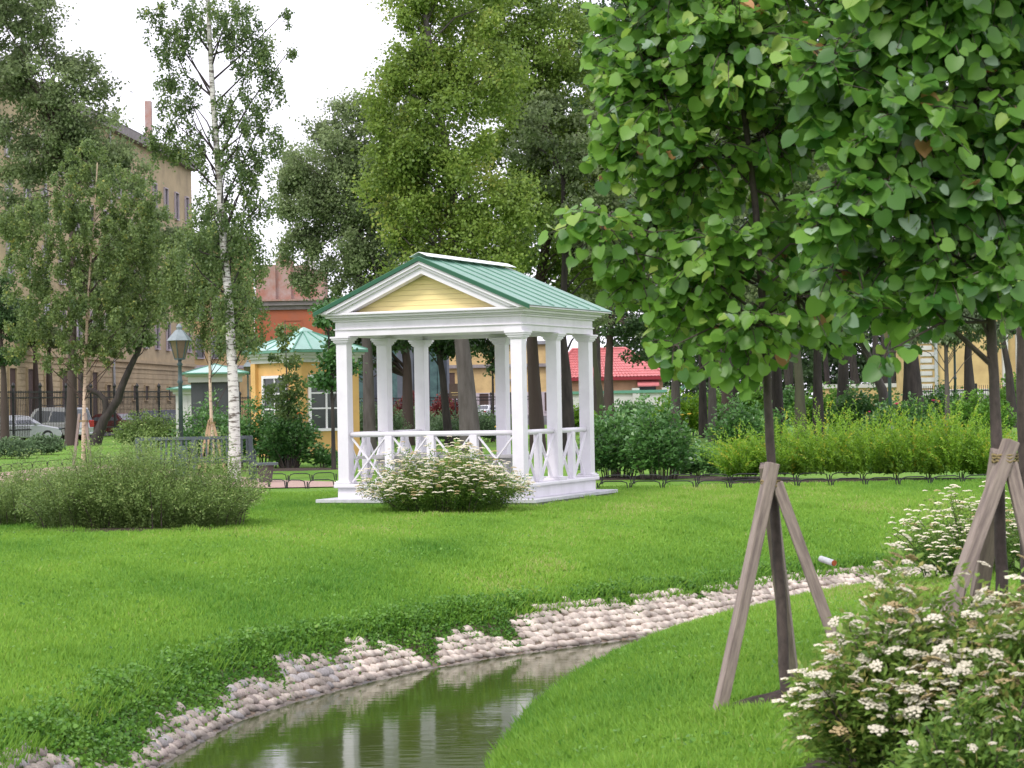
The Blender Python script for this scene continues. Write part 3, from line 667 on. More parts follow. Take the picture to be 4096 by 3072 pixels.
def crown(name, mat, lobes, n_total, leaf, parent, tmpl=QUAD, clump=.55, flat=.55, tint0=.42, layered=.45, var=.17, hang=0.0):
    """lobes: (centre xyz, radii xyz).  Leaf clumps are spread through every lobe with gaps between them."""
    vols = np.array([(l[1][0] * l[1][2]) for l in lobes]); ns_ = (n_total * vols / vols.sum()).astype(int)
    Ps = []; Ts = []; cl_all = []
    for (c, r), n in zip(lobes, ns_):
        nc = max(5, int(1.5 * (r[0] * r[1] * r[2]) ** .667 / (clump ** 2) * 2.1)); per = max(6, n // nc)
        q = unit(rnd(nc)) * rng.uniform(.25, 1, (nc, 1)) ** .45; cc = np.array(c) + q * np.array(r)
        cs = clump * rng.uniform(.55, 1.3, nc); ct = rng.normal(0, var, nc)
        P = rnd(nc * per) * .5; P[:, 2] *= flat; P = P * np.repeat(cs, per)[:, None] + np.repeat(cc, per, 0)
        Ps.append(P); Ts.append(np.repeat(ct, per)); cl_all.append(cc)
    P = np.concatenate(Ps); tt = np.concatenate(Ts); n = len(P)
    N = np.array([0, 0, 1.]) * layered + rnd(n) * .5; U = rnd(n) + (0, 0, -.5 - hang)
    leaves(name, mat, tmpl, P, U, N, leaf * rng.uniform(.6, 1.3, n), tint0 + tt + rng.normal(0, .13, n), parent)
    return np.concatenate(cl_all)

def tree(name, label, trunk, rad, lobes_px, Y, n, leaf, lmat, bark, cat='tree', group=None, limbs=26, clump=.6, tmpl=QUAD, depth=.8, tint0=.42, extra=None, flat=.55, var=.16, hang=0.0, limbr=.12, limb_base=None):
    """trunk: list of (u, v) source pixels from the foot up, at distance Y.  lobes_px: (u, v, ru, rv) in source pixels."""
    tp = [pt(u, v, Y) for u, v in trunk]; z0 = hz(tp[0][0], Y); tp[0][2] = z0 - .05
    o_ = tp[0].copy(); o_[2] = z0
    th = thing(name, label, cat, tuple(o_), 0, group)
    k = len(tp); rads = [rad * (1 - .72 * i / max(1, k - 1)) * (1.25 if i == 0 else 1) for i in range(k)]
    mb = MB(); mb.tube([p - o_ for p in tp], rads, 12, cap=False); mb.build('trunk', bark, th, True)
    lobes = []
    for (u, v, ru, rv) in lobes_px:
        c = pt(u, v, Y) - o_; sx = ru / F * Y; sz = rv / F * Y
        lobes.append((c + np.array([0, rng.uniform(-.3, .3) * sx, 0]), (sx, sx * depth, sz)))
    cc = crown('crown', lmat, lobes, n, leaf, th, tmpl, clump, flat, tint0, var=var, hang=hang)
    mb = MB(); low = limb_base if limb_base is not None else .35
    tl = np.array([p - o_ for p in tp]); zs = tl[:, 2]
    for c in cc[rng.choice(len(cc), min(limbs, len(cc)), replace=False)]:
        zt = min(max(c[2] - abs(c[0]) * .55 - rng.uniform(.2, 1.0) * limbr * 8, zs[-1] * low), zs[-1] * .98)
        a_ = np.array([np.interp(zt, zs, tl[:, 0]), np.interp(zt, zs, tl[:, 1]), zt]); 
        r0 = rad * limbr * 2.2 * (1 - .5 * zt / max(zs[-1], .1))
        m1 = a_ + (c - a_) * .35 + np.array([0, 0, .10 * np.linalg.norm(c - a_)]); m2 = a_ + (c - a_) * .7 + rng.normal(0, .05, 3) * np.linalg.norm(c - a_)
        mb.tube([a_, m1, m2, c], [r0, r0 * .7, r0 * .42, r0 * .15], 5, cap=False)
    mb.build('branches', bark, th, True)
    return th

# ================================================================== FAR BUILDINGS
def facade(parent, o_, ux, specs, depth, mat_f, mat_p, inset=.08):
    """windows: specs (s0, s1, z0, z1) along unit vector ux from o_; frame proud of the wall, pane inside"""
    nrm = np.array([ux[1], -ux[0]])
    for (s0, s1, z0, z1) in specs:
        a_ = o_ + ux * s0; b_ = o_ + ux * s1; t = .10
        mb = MB()
        def bx(p, q, za, zb, d0, d1):
            P = [p + nrm * d0, q + nrm * d0, q + nrm * d1, p + nrm * d1]
            mb.add([(*v, za) for v in P] + [(*v, zb) for v in P], [(0, 3, 2, 1), (4, 5, 6, 7), (0, 1, 5, 4), (1, 2, 6, 5), (2, 3, 7, 6), (3, 0, 4, 7)])
        bx(a_ - ux * t, a_, z0 - t, z1 + t, 0.002, depth); bx(b_, b_ + ux * t, z0 - t, z1 + t, .002, depth); bx(a_, b_, z1, z1 + t, .002, depth * 1.2); bx(a_, b_, z0 - t, z0, .002, depth * 1.5)
        wnd = mb.build('window', mat_f, parent)
        mb = MB()
        P = [a_ + nrm * .012, b_ + nrm * .012]
        mb.add([(*P[0], z0), (*P[1], z0), (*P[1], z1), (*P[0], z1)], [(0, 1, 2, 3)])
        mb.build('pane', mat_p, wnd)
def wallbox(name, parent, a_, b_, z0, z1, thick, mat, back=True):
    a_ = np.array(a_); b_ = np.array(b_); u = (b_ - a_) / np.hypot(*(b_ - a_)); nrm = np.array([u[1], -u[0]])
    P = [a_, b_, b_ - nrm * thick, a_ - nrm * thick]
    return MB().add([(*v, z0) for v in P] + [(*v, z1) for v in P], [(0, 3, 2, 1), (4, 5, 6, 7), (0, 1, 5, 4), (1, 2, 6, 5), (2, 3, 7, 6), (3, 0, 4, 7)]).build(name, mat, parent)

# long yellow building on the left
A = np.array([-33.2, 112.0]); B = np.array([float(xat(781, 187)), 187.0]); u_ = (B - A) / np.hypot(*(B - A)); Lb = np.hypot(*(B - A)); nr = np.array([u_[1], -u_[0]])
yb = thing('apartment_building', 'long ochre apartment building behind the trees, grooved ground floor and tall roofline', 'building', (0, 0, 0))
ZT = 22.6
wallbox('wall', yb, A, B, 0, ZT, 14, M['stucco'])
wallbox('cornice', yb, A + nr * .55, B + nr * .55 + u_ * .5, ZT, ZT + .7, 14.5, M['greystone'])
wallbox('string_course', yb, A + nr * .18, B + nr * .18, 5.3, 5.55, .18, M['stucco']); wallbox('string_course', yb, A + nr * .14, B + nr * .14, 4.85, 5.0, .14, M['stucco'])
P = [A + nr * .6, B + nr * .6 + u_ * .6, B - nr * 7, A - nr * 7]
MB().add([(*P[0], ZT + .7), (*P[1], ZT + .7), (*(B - nr * 7), ZT + 4.6), (*(A - nr * 7), ZT + 4.6), (*(A - nr * 14), ZT + .7), (*(B - nr * 14), ZT + .7)],
         [(0, 1, 2, 3), (3, 2, 5, 4), (0, 3, 4), (1, 5, 2)]).build('roof', M['tin'], yb)
for k in range(11):
    z = .5 + k * .40
    wallbox('rustication_course', yb, A + nr * .05, B + nr * .05, z, z + .355, .05, M['stucco'])
sp = []
for k in range(int(Lb / 3.9)):
    s0 = 2.0 + k * 3.9
    if s0 < Lb * .55: facade(yb, A + nr * .05, u_, [(s0, s0 + 1.5, .9, 4.4)], .12, M['stucco'], M['brownwood'])
    else: facade(yb, A + nr * .05, u_, [(s0, s0 + 1.2, 2.4, 3.5)], .12, M['stucco'], M['brownwood'])
    for z in (6.6, 10.4, 14.2, 17.8): sp.append((s0 + .2, s0 + 1.3, z, z + 2.2))
facade(yb, A, u_, sp, .14, M['lilacwhite'], M['glassdark'])
c = B - u_ * 14 - nr * 3
c = (xat(614, 181), 181.0); MB().box(c[0] - .26, c[0] + .26, c[1] - .3, c[1] + .3, ZT + .3, float(pt(612, 405, 181)[2])).build('chimney', M['pinkbrick'], yb)
for s_ in (14, 30, 47):
    p = A + u_ * s_ + nr * .16; MB().tube([(*p, 0.3), (*p, ZT)], .09, 8).build('downpipe', M['pipe'], yb)
# lower wing further along
y2 = thing('yellow_wing', 'lower pale yellow house standing between the ochre building and the orange one', 'building', (0, 0, 0))
a2 = np.array([xat(690, 196), 196.0]); b2_ = np.array([xat(1022, 205), 205.0]); u2 = (b2_ - a2) / np.hypot(*(b2_ - a2)); L2_ = np.hypot(*(b2_ - a2))
wallbox('wall', y2, a2, b2_, 0, 17.5, 10, M['stucco2']); wallbox('cornice', y2, a2 + (0, -.4), b2_ + (0, -.4), 17.5, 18.1, 10, M['greystone']); wallbox('string_course', y2, a2 + (0, -.12), b2_ + (0, -.12), 5.4, 5.7, .12, M['lilacwhite'])
facade(y2, a2, u2, [(s0, s0 + 1.0, z, z + 2.0) for z in (1.6, 6.4, 10.2, 14) for s0 in (1.0, 3.1, 5.2) if s0 + 1 < L2_], .12, M['lilacwhite'], M['glassdark'])
# orange building with ragged brick top
ob_ = thing('orange_building', 'orange plastered building with worn brick top storey and white chimney', 'building', (0, 0, 0))
a3 = np.array([xat(1024, 150), 150.0]); b3 = np.array([xat(1300, 150), 150.0])
wallbox('wall', ob_, a3, b3, 3.4, 8.75, 8, M['orange']); wallbox('base_course', ob_, a3 + (0, -.1), b3 + (.1, -.1), 2.7, 4.6, 8.2, M['greystone'])
wallbox('lower_wall', ob_, a3 + (.1, -.05), b3, 0, 2.7, 8, M['orange'])
for z0, z1, e_ in ((8.5, 8.8, .12), (8.8, 9.1, .35), (9.1, 9.22, .5)): wallbox('cornice', ob_, a3 + (-e_, -e_), b3 + (e_, -e_), z0, z1, 8 + 2 * e_, M['greystone'] if z1 < 9.2 else M['pinkbrick'])
for k, (u0, u1, vt) in enumerate(((1030, 1110, 1060), (1110, 1170, 1035), (1170, 1235, 1060), (1235, 1300, 1075), (1120, 1135, 1005))):
    wallbox('brick_parapet', ob_, (xat(u0, 151), 151 + k * .3), (xat(u1, 151), 151 + k * .3), 9.2, float(pt(u0, vt, 151)[2]), 2 + k * .4, M['pinkbrick'])
wallbox('chimney', ob_, (xat(1238, 152), 152), (xat(1266, 152), 152), 9, float(pt(1240, 925, 152)[2]), 1, M['palewall'])
facade(ob_, a3, np.array([1., 0]), [(2.1, 3.3, 4.7, 7.7)], .04, M['orange'], M['orange'])
facade(ob_, a3 + (.1, -.05), np.array([1., 0]), [(.1, 1.5, .2, 1.9)], .05, M['palewall'], M['glassdark'])
# scaffolded building behind nets
nb = thing('netted_building', 'far building wrapped in grey and green netting, seen between the left columns', 'building', (0, 0, 0))
wallbox('wall', nb, (xat(1420, 215), 215), (xat(1790, 215), 215), 0, 9.5, 8, M['greynet'])
for k, (u0, u1, zz, mt) in enumerate(((1555, 1590, 8.6, 'net'), (1590, 1655, 9.8, 'greynet'), (1660, 1720, 8.5, 'greynet'), (1722, 1752, 9.5, 'net'), (1750, 1772, 8.9, 'net'), (1430, 1470, 7.5, 'net'))):
    wallbox('netting', nb, (xat(u0, 213), 213), (xat(u1, 213), 213), 0, zz, .15, M[mt])
nb2 = thing('ochre_house', 'far ochre house behind the parked white cars, seen through the pavilion', 'building', (0, 0, 0))
a4 = np.array([xat(1768, 255), 255.0]); b4 = np.array([xat(2230, 255), 255.0])
wallbox('wall', nb2, a4, b4, 2.9, 8.6, 10, M['stucco2']); wallbox('lower_wall', nb2, a4 + (0, -.1), b4 + (0, -.1), 0, 2.9, .1, M['lilacwhite'])
wallbox('cornice', nb2, a4 + (-.3, -.5), b4 + (.3, -.5), 5.9, 6.3, .5, M['greystone']); wallbox('roof_edge', nb2, a4 + (-.3, -.5), b4 + (.3, -.5), 8.6, 9.0, 11, M['tin'])
facade(nb2, a4 + (0, -.1), np.array([1., 0]), [(s0, s0 + 1.1, .6, 2.8) for s0 in np.arange(.6, 13, 3.9)], .08, M['lilacwhite'], M['brownwood'])
facade(nb2, a4, np.array([1., 0]), [(s0, s0 + 1.1, 3.4, 5.4) for s0 in (.5,)], .08, M['stucco2'], M['brownwood'])
MB().box(a4[0] + 6.4, a4[0] + 8.6, 254.6, 254.9, 4.25, 4.5).build('door_hood', M['greystone'], nb2)

# red-roofed house
rh = thing('red_roofed_house', 'small peach house with pinkish red tiled hip roof beyond the pavilion', 'house', (0, 0, 0))
Yr = 165.0; xl, xr = xat(2215, Yr), xat(2668, Yr); ze = float(pt(2450, 1508, Yr)[2]); zt = float(pt(2450, 1392, Yr)[2])
MB().box(xl, xr - .3, Yr, Yr + 6, 0, ze + .1).build('wall', M['peach'], rh)
x0, x1 = xl - .4, xr + .1; rx0, rx1 = xl + 1.6, xr - 3.0
mb = MB()
def rooftiles(mb, p0, p1, q1, q0, nu, nv, amp):
    """rows of pan tiles between eave p0-p1 and ridge q0-q1"""
    p0, p1, q0, q1 = map(np.array, (p0, p1, q0, q1)); V = []; Fc = []
    nrm_ = np.cross(p1 - p0, q0 - p0); nrm_ = nrm_ / np.linalg.norm(nrm_)
    for j in range(nv * 2):
        t = (j // 2 + (j % 2)) / nv; lift = amp if j % 2 == 0 else 0
        for i in range(nu * 4 + 1):
            s_ = i / (nu * 4); a_ = p0 + (p1 - p0) * s_; b_ = q0 + (q1 - q0) * s_; w_ = math.sin(s_ * nu * 2 * math.pi) * amp * .8
            V.append(tuple(a_ + (b_ - a_) * t + nrm_ * (lift + w_)))
    k = nu * 4 + 1
    for j in range(nv * 2 - 1):
        for i in range(k - 1): Fc.append((j * k + i, j * k + i + 1, (j + 1) * k + i + 1, (j + 1) * k + i))
    mb.add(V, Fc)
rooftiles(mb, (x0, Yr - .5, ze), (x1, Yr - .5, ze), (rx1, Yr + 3, zt), (rx0, Yr + 3, zt), 34, 11, .045)
rooftiles(mb, (x1, Yr - .5, ze), (x1, Yr + 6.5, ze), (rx1, Yr + 3, zt), (rx1, Yr + 3, zt), 20, 11, .04)
rooftiles(mb, (x0, Yr + 6.5, ze), (x0, Yr - .5, ze), (rx0, Yr + 3, zt), (rx0, Yr + 3, zt), 20, 11, .04)
tag(mb.build('roof_tiles', M['red'], rh), kind='stuff')
MB().tube([(x0, Yr - .5, ze + .05), (rx0, Yr + 3, zt + .05), (rx1, Yr + 3, zt + .05), (x1, Yr - .5, ze + .05)], .1, 8).build('ridge', M['red'], rh)
MB().box(x0, x1, Yr - .62, Yr - .42, ze - .26, ze).build('gutter', M['redtrim'], rh)
facade(rh, np.array([xat(2555, Yr), Yr]), np.array([1., 0]), [(0, 1.35, 1.9, 3.1)], .06, M['peach'], M['glassdark'])
MB().add([(xat(2550, Yr), Yr - .02, 3.25), (xat(2636, Yr), Yr - .02, 3.25), (xat(2636, Yr), Yr - .8, 2.8), (xat(2550, Yr), Yr - .8, 2.8), (xat(2550, Yr), Yr - .02, 3.15), (xat(2636, Yr), Yr - .02, 3.15), (xat(2636, Yr), Yr - .8, 2.7), (xat(2550, Yr), Yr - .8, 2.7)],
         [(0, 1, 2, 3), (7, 6, 5, 4), (0, 4, 5, 1), (1, 5, 6, 2), (2, 6, 7, 3), (3, 7, 4, 0)]).build('awning', M['red'], rh)
# grey boundary wall with green coping in front of it
gw = thing('boundary_wall', 'pale grey boundary wall with green coping below the red-roofed house', 'wall', (0, 0, 0))
Yw = 150.0
wallbox('wall', gw, (xat(2225, Yw), Yw), (xat(2665, Yw), Yw), 0, 2.15, .4, M['palewall']); wallbox('coping', gw, (xat(2222, Yw), Yw - .15), (xat(2668, Yw), Yw - .15), 2.15, 2.35, .7, M['mintedge'])
for uu in (2240, 2530, 2650): wallbox('pillar', gw, (xat(uu, Yw), Yw - .12), (xat(uu + 28, Yw), Yw - .12), 0, 2.5, .6, M['palewall'])
# dark green canopy roof
gc = thing('canopy_shelter', 'dark green canopy roof over a low stand right of the red-roofed house', 'shelter', (0, 0, 0))
Yc = 158.0; mb = MB(); pA, pB = pt(2722, 1556, Yc), pt(2860, 1480, Yc)
mb.add([tuple(pA), tuple(pB), tuple(pB + (0, 5, 0)), tuple(pA + (0, 5, 0)), tuple(pA + (0, 0, -.12)), tuple(pB + (0, 0, -.12)), tuple(pB + (0, 5, -.12)), tuple(pA + (0, 5, -.12))], [(3, 2, 1, 0), (4, 5, 6, 7), (0, 1, 5, 4), (1, 2, 6, 5), (2, 3, 7, 6), (3, 0, 4, 7)]).build('roof', M['mintedge'], gc)
MB().box(pA[0], pB[0] + 2, Yc + 2, Yc + 2.3, 0, 1.9).build('back_wall', M['net'], gc)
for uu in (2735, 2850): MB().tube([(xat(uu, Yc), Yc + .3, 0), (xat(uu, Yc), Yc + .3, 3.2)], .06, 6).build('post', M['iron'], gc)

# pale yellow house with white quoins on the right
rb = thing('quoined_house', 'pale yellow house with white corner quoins behind railings at right', 'building', (0, 0, 0))
Yq = 120.0
MB().box(xat(3690, Yq), xat(3690, Yq) + 12, Yq, Yq + 8, 0, 6.5).build('wall', M['stucco2'], rb)
for k in range(13):
    z = 2.0 + k * .36; w0 = .85 if k % 2 else .60
    MB().box(xat(3688, Yq), xat(3688, Yq) + w0, Yq - .07, Yq + .3, z, z + .24).build('quoin', M['palewall'], rb)
MB().box(xat(3690, Yq), xat(3690, Yq) + 12, Yq - .12, Yq, 1.55, 1.9).build('plinth_band', M['palewall'], rb)
MB().box(xat(3690, Yq), xat(3690, Yq) + 12, Yq - .08, Yq, 0, 1.55).build('plinth', M['greystone'], rb)
for uu in (4010, 4065): MB().box(xat(uu, Yq), xat(uu + 22, Yq), Yq - .3, Yq, 1.9, 5.4).build('pilaster', M['palewall'], rb)
MB().tube([(xat(3745, Yq), Yq - .2, 0), (xat(3745, Yq), Yq - .2, 6.5)], .10, 8).build('downpipe', M['pipe'], rb)
MB().box(xat(3690, Yq) - .3, xat(3690, Yq) + 12, Yq - .4, Yq + 8, 6.5, 6.9).build('cornice', M['palewall'], rb)
yw = thing('low_yellow_wall', 'low yellow wall with white coping behind the dark trunks at right', 'wall', (0, 0, 0))
wallbox('wall', yw, (xat(3270, 135), 135), (xat(3660, 135), 135), 0, 2.15, .4, M['stucco2']); wallbox('coping', yw, (xat(3268, 135), 134.9), (xat(3662, 135), 134.9), 2.15, 2.4, .6, M['palewall'])
# railings in front of it
def railings(name, label, a_, b_, h, npost, nbar, ball, group, rails=(.25, .86, .97), bars_h=1.0):
    a_ = np.array(a_, float); b_ = np.array(b_, float); th = thing(name, label, 'fence', (0, 0, 0), 0, group)
    for k in range(npost):
        p = a_ + (b_ - a_) * k / (npost - 1)
        post = MB().box(p[0] - .055, p[0] + .055, p[1] - .055, p[1] + .055, 0, h * 1.06).build('post', M['iron'], th)
        if ball: MB().lathe([(.02, h * 1.04), (.06, h * 1.05), (.11, h * 1.08), (.10, h * 1.11), (.04, h * 1.14), (.01, h * 1.16)], 10, tuple(p)).build('finial', M['iron'], post, True)
    for r_ in rails: MB().bar((*a_, h * r_), (*b_, h * r_), .06, .07).build('rail', M['iron'], th)
    mb = MB()
    for k in range(nbar):
        p = a_ + (b_ - a_) * (k + .5) / nbar; mb.box(p[0] - .012, p[0] + .012, p[1] - .012, p[1] + .012, h * .12, h * bars_h)
    tag(mb.build('bars', M['iron'], th), kind='stuff'); return th
railings('iron_railings', 'black iron railings below the pale yellow quoined house at right', (xat(3650, 112), 112), (xat(4160, 112), 112), 2.05, 5, 60, False, None, rails=(.12, .88), bars_h=1.02)
railings('iron_railings', 'tall black iron railings with ball finials along the street at left', (xat(-60, 108), 108), (xat(720, 128), 128), 2.75, 9, 130, True, None)
railings('iron_railings', 'black iron railings behind the grey kiosk and birch, left of the pavilion', (xat(960, 140), 140), (xat(1330, 150), 150), 2.35, 5, 60, True, None)
railings('iron_railings', 'black iron railings behind the red barberry, seen through the pavilion', (xat(1420, 155), 155), (xat(2120, 180), 180), 2.2, 9, 110, True, None)

# yellow kiosk with pale green hip roof
def kiosk_yellow():
    Yk = 70.0; cx = xat(1220, Yk); s = 2.28; rz = R(41.0); k = thing('yellow_kiosk', 'yellow kiosk with pale green hipped roof left of the pavilion', 'kiosk', (cx, Yk, 0), rz)
    h = s / 2; ez = 3.05
    MB().box(-h, h, -h, h, 0, ez).build('wall', M['kiosk'], k)
    for sx in (-1, 1):
        for sy in (-1, 1): MB().box(sx * h - .13, sx * h + .13, sy * h - .13, sy * h + .13, 0, ez - .002).build('corner_pilaster', M['kiosk'], k)
    mb = MB(); 
    for e_, z0, z1 in ((.12, ez, ez + .14), (.2, ez + .14, ez + .24), (.28, ez + .24, ez + .32)): mb.box(-h - e_, h + e_, -h - e_, h + e_, z0, z1)
    mb.build('cornice', M['palewall'], k)
    MB().box(-h - .36, h + .36, -h - .36, h + .36, ez + .32, ez + .40).build('eave', M['mintedge'], k)
    r = h + .36; z0 = ez + .41; z1 = z0 + .62; t = .16
    mb = MB()
    for i in range(4):
        c_, s_ = [(1, 0), (0, 1), (-1, 0), (0, -1)][i]
        q = lambda x, y: (x * c_ - y * s_, x * s_ + y * c_)
        mb.add([(*q(r, -r), z0), (*q(r, r), z0), (*q(t, t), z1), (*q(t, -t), z1)], [(0, 1, 2, 3)])
        for f_ in (-.5, 0, .5, -1, 1):
            w_ = f_ * r; MB().bar((*q(r - .02, w_), z0 + .01), (*q(t if abs(f_) < .99 else t, max(-t, min(t, w_)) if abs(f_) < .99 else math.copysign(t, f_)), z1 + .01), .03, .05).build('roof_seam', M['mintedge'], k)
    mb.build('roof', M['mint'], k)
    MB().lathe([(.34, z1 - .05), (.30, z1 + .03), (.02, z1 + .15)], 4, rot=R(45)).build('roof_cap', M['mint'], k)
    def wnd(face, x0, x1, z0_, z1_, mull):
        c_, s_ = face; nm = MB(); f = -h - .03
        q = lambda x, y, z: (x * c_ - y * s_, x * s_ + y * c_, z)
        def bx(mb, xa, xb, za, zb, ya, yb_):
            P = [q(xa, ya, za), q(xb, ya, za), q(xb, yb_, za), q(xa, yb_, za), q(xa, ya, zb), q(xb, ya, zb), q(xb, yb_, zb), q(xa, yb_, zb)]
            mb.add(P, [(0, 3, 2, 1), (4, 5, 6, 7), (0, 1, 5, 4), (1, 2, 6, 5), (2, 3, 7, 6), (3, 0, 4, 7)])
        for xa, xb, za, zb in ((x0 - .09, x0, z0_ - .09, z1_ + .09), (x1, x1 + .09, z0_ - .09, z1_ + .09), (x0, x1, z0_ - .09, z0_), (x0, x1, z1_, z1_ + .09)): bx(nm, xa, xb, za, zb, f - .06, f + .02)
        for m_ in mull[0]: bx(nm, m_ - .03, m_ + .03, z0_, z1_, f - .04, f + .015)
        for m_ in mull[1]: bx(nm, x0, x1, m_ - .025, m_ + .025, f - .035, f + .012)
        fr = nm.build('window', M['white'], k); pn = MB(); bx(pn, x0, x1, z0_, z1_, f - .01, f + .005); pn.build('pane', M['glassdark'], fr)
    wnd((1, 0), -.62, .62, .9, 2.55, ([0], [1.55, 2.05]))
    wnd((0, 1), -.62, .62, .9, 2.55, ([0], [1.55, 2.05]))
    wnd((0, -1), -.62, .62, .9, 2.55, ([0], [1.55, 2.05]))
    d_ = [c for c in k.children]
kiosk_yellow()
def kiosk_grey(name, label, u, Yk, s, ez, rh_, rz, body, band=.22):
    k = thing(name, label, 'kiosk', (xat(u, Yk), Yk, 0), rz); h = s / 2
    MB().box(-h, h, -h, h, 0, ez).build('wall', body, k)
    for x in (-h * .5, 0, h * .5): MB().box(x - .012, x + .012, -h - .02, -h, .05, ez - .05).build('door_batten', body, k)
    mb = MB().box(-h - .1, h + .1, -h - .1, h + .1, ez, ez + band).box(-h - .2, h + .2, -h - .2, h + .2, ez + band, ez + band + .08); mb.build('fascia', M['palewall'], k)
    r = h + .32; z0 = ez + band + .09; mb = MB(); P = [(-r, -r, z0), (r, -r, z0), (r, r, z0), (-r, r, z0), (0, 0, z0 + rh_)]
    mb.add(P, [(0, 1, 4), (1, 2, 4), (2, 3, 4), (3, 0, 4), (3, 2, 1, 0)]).build('roof', M['mint'], k)
    for a_, b_ in ((0, 4), (1, 4), (2, 4), (3, 4), (0, 1), (1, 2), (3, 0)): MB().bar(P[a_], P[b_], .035, .05).build('roof_seam', M['mintedge'], k)
    return k
kiosk_grey('grey_kiosk', 'dark grey door kiosk with pale green roof behind the birches', 862, 75, 1.68, 2.53, .34, R(8), M['greybody'])
kiosk_grey('small_kiosk', 'small white kiosk with pale green roof beside the dark grey kiosk', 752, 84, .9, 2.2, .14, R(5), M['palewall'], .12)

# ------------------------------------------------------------------ street lamps
lampA = None
def lamp(u, v_base, Y, label, H_=4.0):
    th = thing('street_lamp', label, 'street lamp', (xat(u, Y), Y, 0), R(20), 'green lanterns on posts in the park')
    MB().lathe([(.20, 0), (.20, .08), (.16, .12), (.15, .55), (.17, .60), (.10, .68), (.07, .75)], 12).build('pedestal', M['lamp_post'], th, False)
    MB().lathe([(.055, .74), (.05, 2.2), (.075, 2.25), (.05, 2.3), (.042, H_ - 1.0), (.07, H_ - .97), (.04, H_ - .9), (.06, H_ - .82)], 12).build('post', M['lamp_post'], th, True)
    z = H_ - .82; lan = MB().lathe([(.12, z), (.235, z + .42)], 6).build('lantern', M['rustglass'] if 'rustglass' in M else M['carglass'], th)
    mb = MB()
    for k in range(6):
        t = 2 * math.pi * k / 6; mb.bar((.122 * math.cos(t), .122 * math.sin(t), z), (.237 * math.cos(t), .237 * math.sin(t), z + .42), .02, .02)
    mb.lathe([(.13, z - .03), (.13, z)], 6); mb.build('lantern_frame', M['lamp_post'], th)
    MB().lathe([(.30, z + .42), (.28, z + .45), (.10, z + .66), (.06, z + .68), (.075, z + .74), (.02, z + .82)], 6).build('hood', M['lamp_hood'], th)
M['rustglass'] = paint('amber_glass', (.16, .12, .08), .25, .1, 6, spec=.8)
lamp(722, 0, 50, 'green street lamp with pale hood standing left of the dark grey kiosk', 3.62)
lamp(993, 0, 118, 'small far street lamp between the thick birch and the yellow kiosk', 4.3)
lamp(2408, 0, 168, 'far street lamp in front of the red-roofed house', 4.3)
lamp(3560, 0, 62, 'street lamp post rising behind the yellow-green hedge, its head hidden by lime leaves')
lamp(3822, 0, 84, 'street lamp in front of the railings of the quoined house', 4.6)

# ------------------------------------------------------------------ bench
def bench(u0, u1, v_foot, label):
    x0, y0 = gp(u0, v_foot + 8, 0); x1, y1 = gp(u1, v_foot, 0); L = math.hypot(x1 - x0, y1 - y0); rz = math.atan2(y1 - y0, x1 - x0)
    th = thing('park_bench', label, 'bench', (x0, y0, 0), rz)
    MB().box(0, L, -.03, .03, .93, 1.0).build('top_rail', M['bench'], th); MB().box(0, L, -.02, .02, .50, .55).build('back_rail', M['bench'], th)
    for k in range(22):
        x = .12 + (L - .24) * k / 21; MB().box(x - .02, x + .02, -.012, .012, .55, .93).build('slat', M['bench'], th)
    for x in (.04, L / 2, L - .04): MB().box(x - .045, x + .045, -.035, .035, 0, 1.0).build('leg', M['bench'], th)
    MB().box(0, L, .05, .50, .41, .46).build('seat', M['bench'], th)
    for x in (.04, L - .04):
        MB().box(x - .04, x + .04, .45, .52, 0, .41).build('leg', M['bench'], th)
        pts = [(x, .03, .98), (x, .10, .93), (x, .13, .80), (x, .2, .70), (x, .36, .68), (x, .50, .64), (x, .53, .55), (x, .5, .46)]
        MB().tube(pts, .03, 8).build('armrest', M['bench'], th, True)
    return th
bench(545, 1012, 1925, 'dark grey slatted park bench behind the big arching bush and birches')
x_, y_ = gp(1062, 1932, 0); th = thing('litter_bin', 'dark wooden litter bin with flat top at the bench end', 'bin', (x_, y_, 0))
MB().lathe([(.13, 0), (.19, .38)], 10).build('bin_body', M['bark_gr'], th); MB().box(-.26, .26, -.2, .2, .38, .43).build('bin_top', M['bench'], th)

# info sign behind the pavilion
x_, y_ = xat(1821, 130), 130.0; th = thing('notice_board', 'brown notice board on a post, seen through the pavilion', 'sign', (x_, y_, 0))
MB().box(-.36, .36, -.03, .03, 1.95, 2.78).build('board', M['sign'], th); MB().box(-.36, .36, -.04, .04, 2.78, 2.86).build('board_top', M['sign'], th); MB().box(-.04, .04, -.03, .03, 0, 1.95).build('post', M['iron'], th)
MB().box(-.26, .26, -.034, -.031, 2.3, 2.33).build('text_line', M['stucco2'], th); MB().box(-.2, .2, -.034, -.031, 2.15, 2.17).build('text_line', M['stucco2'], th)

# low hoop edging
def hoop_edge(pts, n, label, h=.17):
    P = np.array(pts); d = arclen(P); th = thing('hoop_edging', label, 'edging', (0, 0, 0), 0, None)
    for k in range(n):
        s0, s1 = d[-1] * k / n + .03, d[-1] * (k + 1) / n - .03
        q = [np.array([np.interp(s, d, P[:, 0]), np.interp(s, d, P[:, 1])]) for s in (s0, s0 + .0, s0 + .03, s0 + .12, s1 - .12, s1 - .03, s1)]
        zz = [-.03, h * .55, h * .85, h, h, h * .85, -.03]
        MB().tube([(q_[0], q_[1], z + hz(*q_)) for q_, z in zip(q, zz)], .011, 5).build('hoop', M['iron'], th)
    mb = MB()
    for k in range(n + 1):
        s = d[-1] * k / n; x, y = np.interp(s, d, P[:, 0]), np.interp(s, d, P[:, 1]); mb.box(x - .012, x + .012, y - .012, y + .012, -.02, h * .8)
    tag(mb.build('peg', M['iron'], th), kind='stuff')
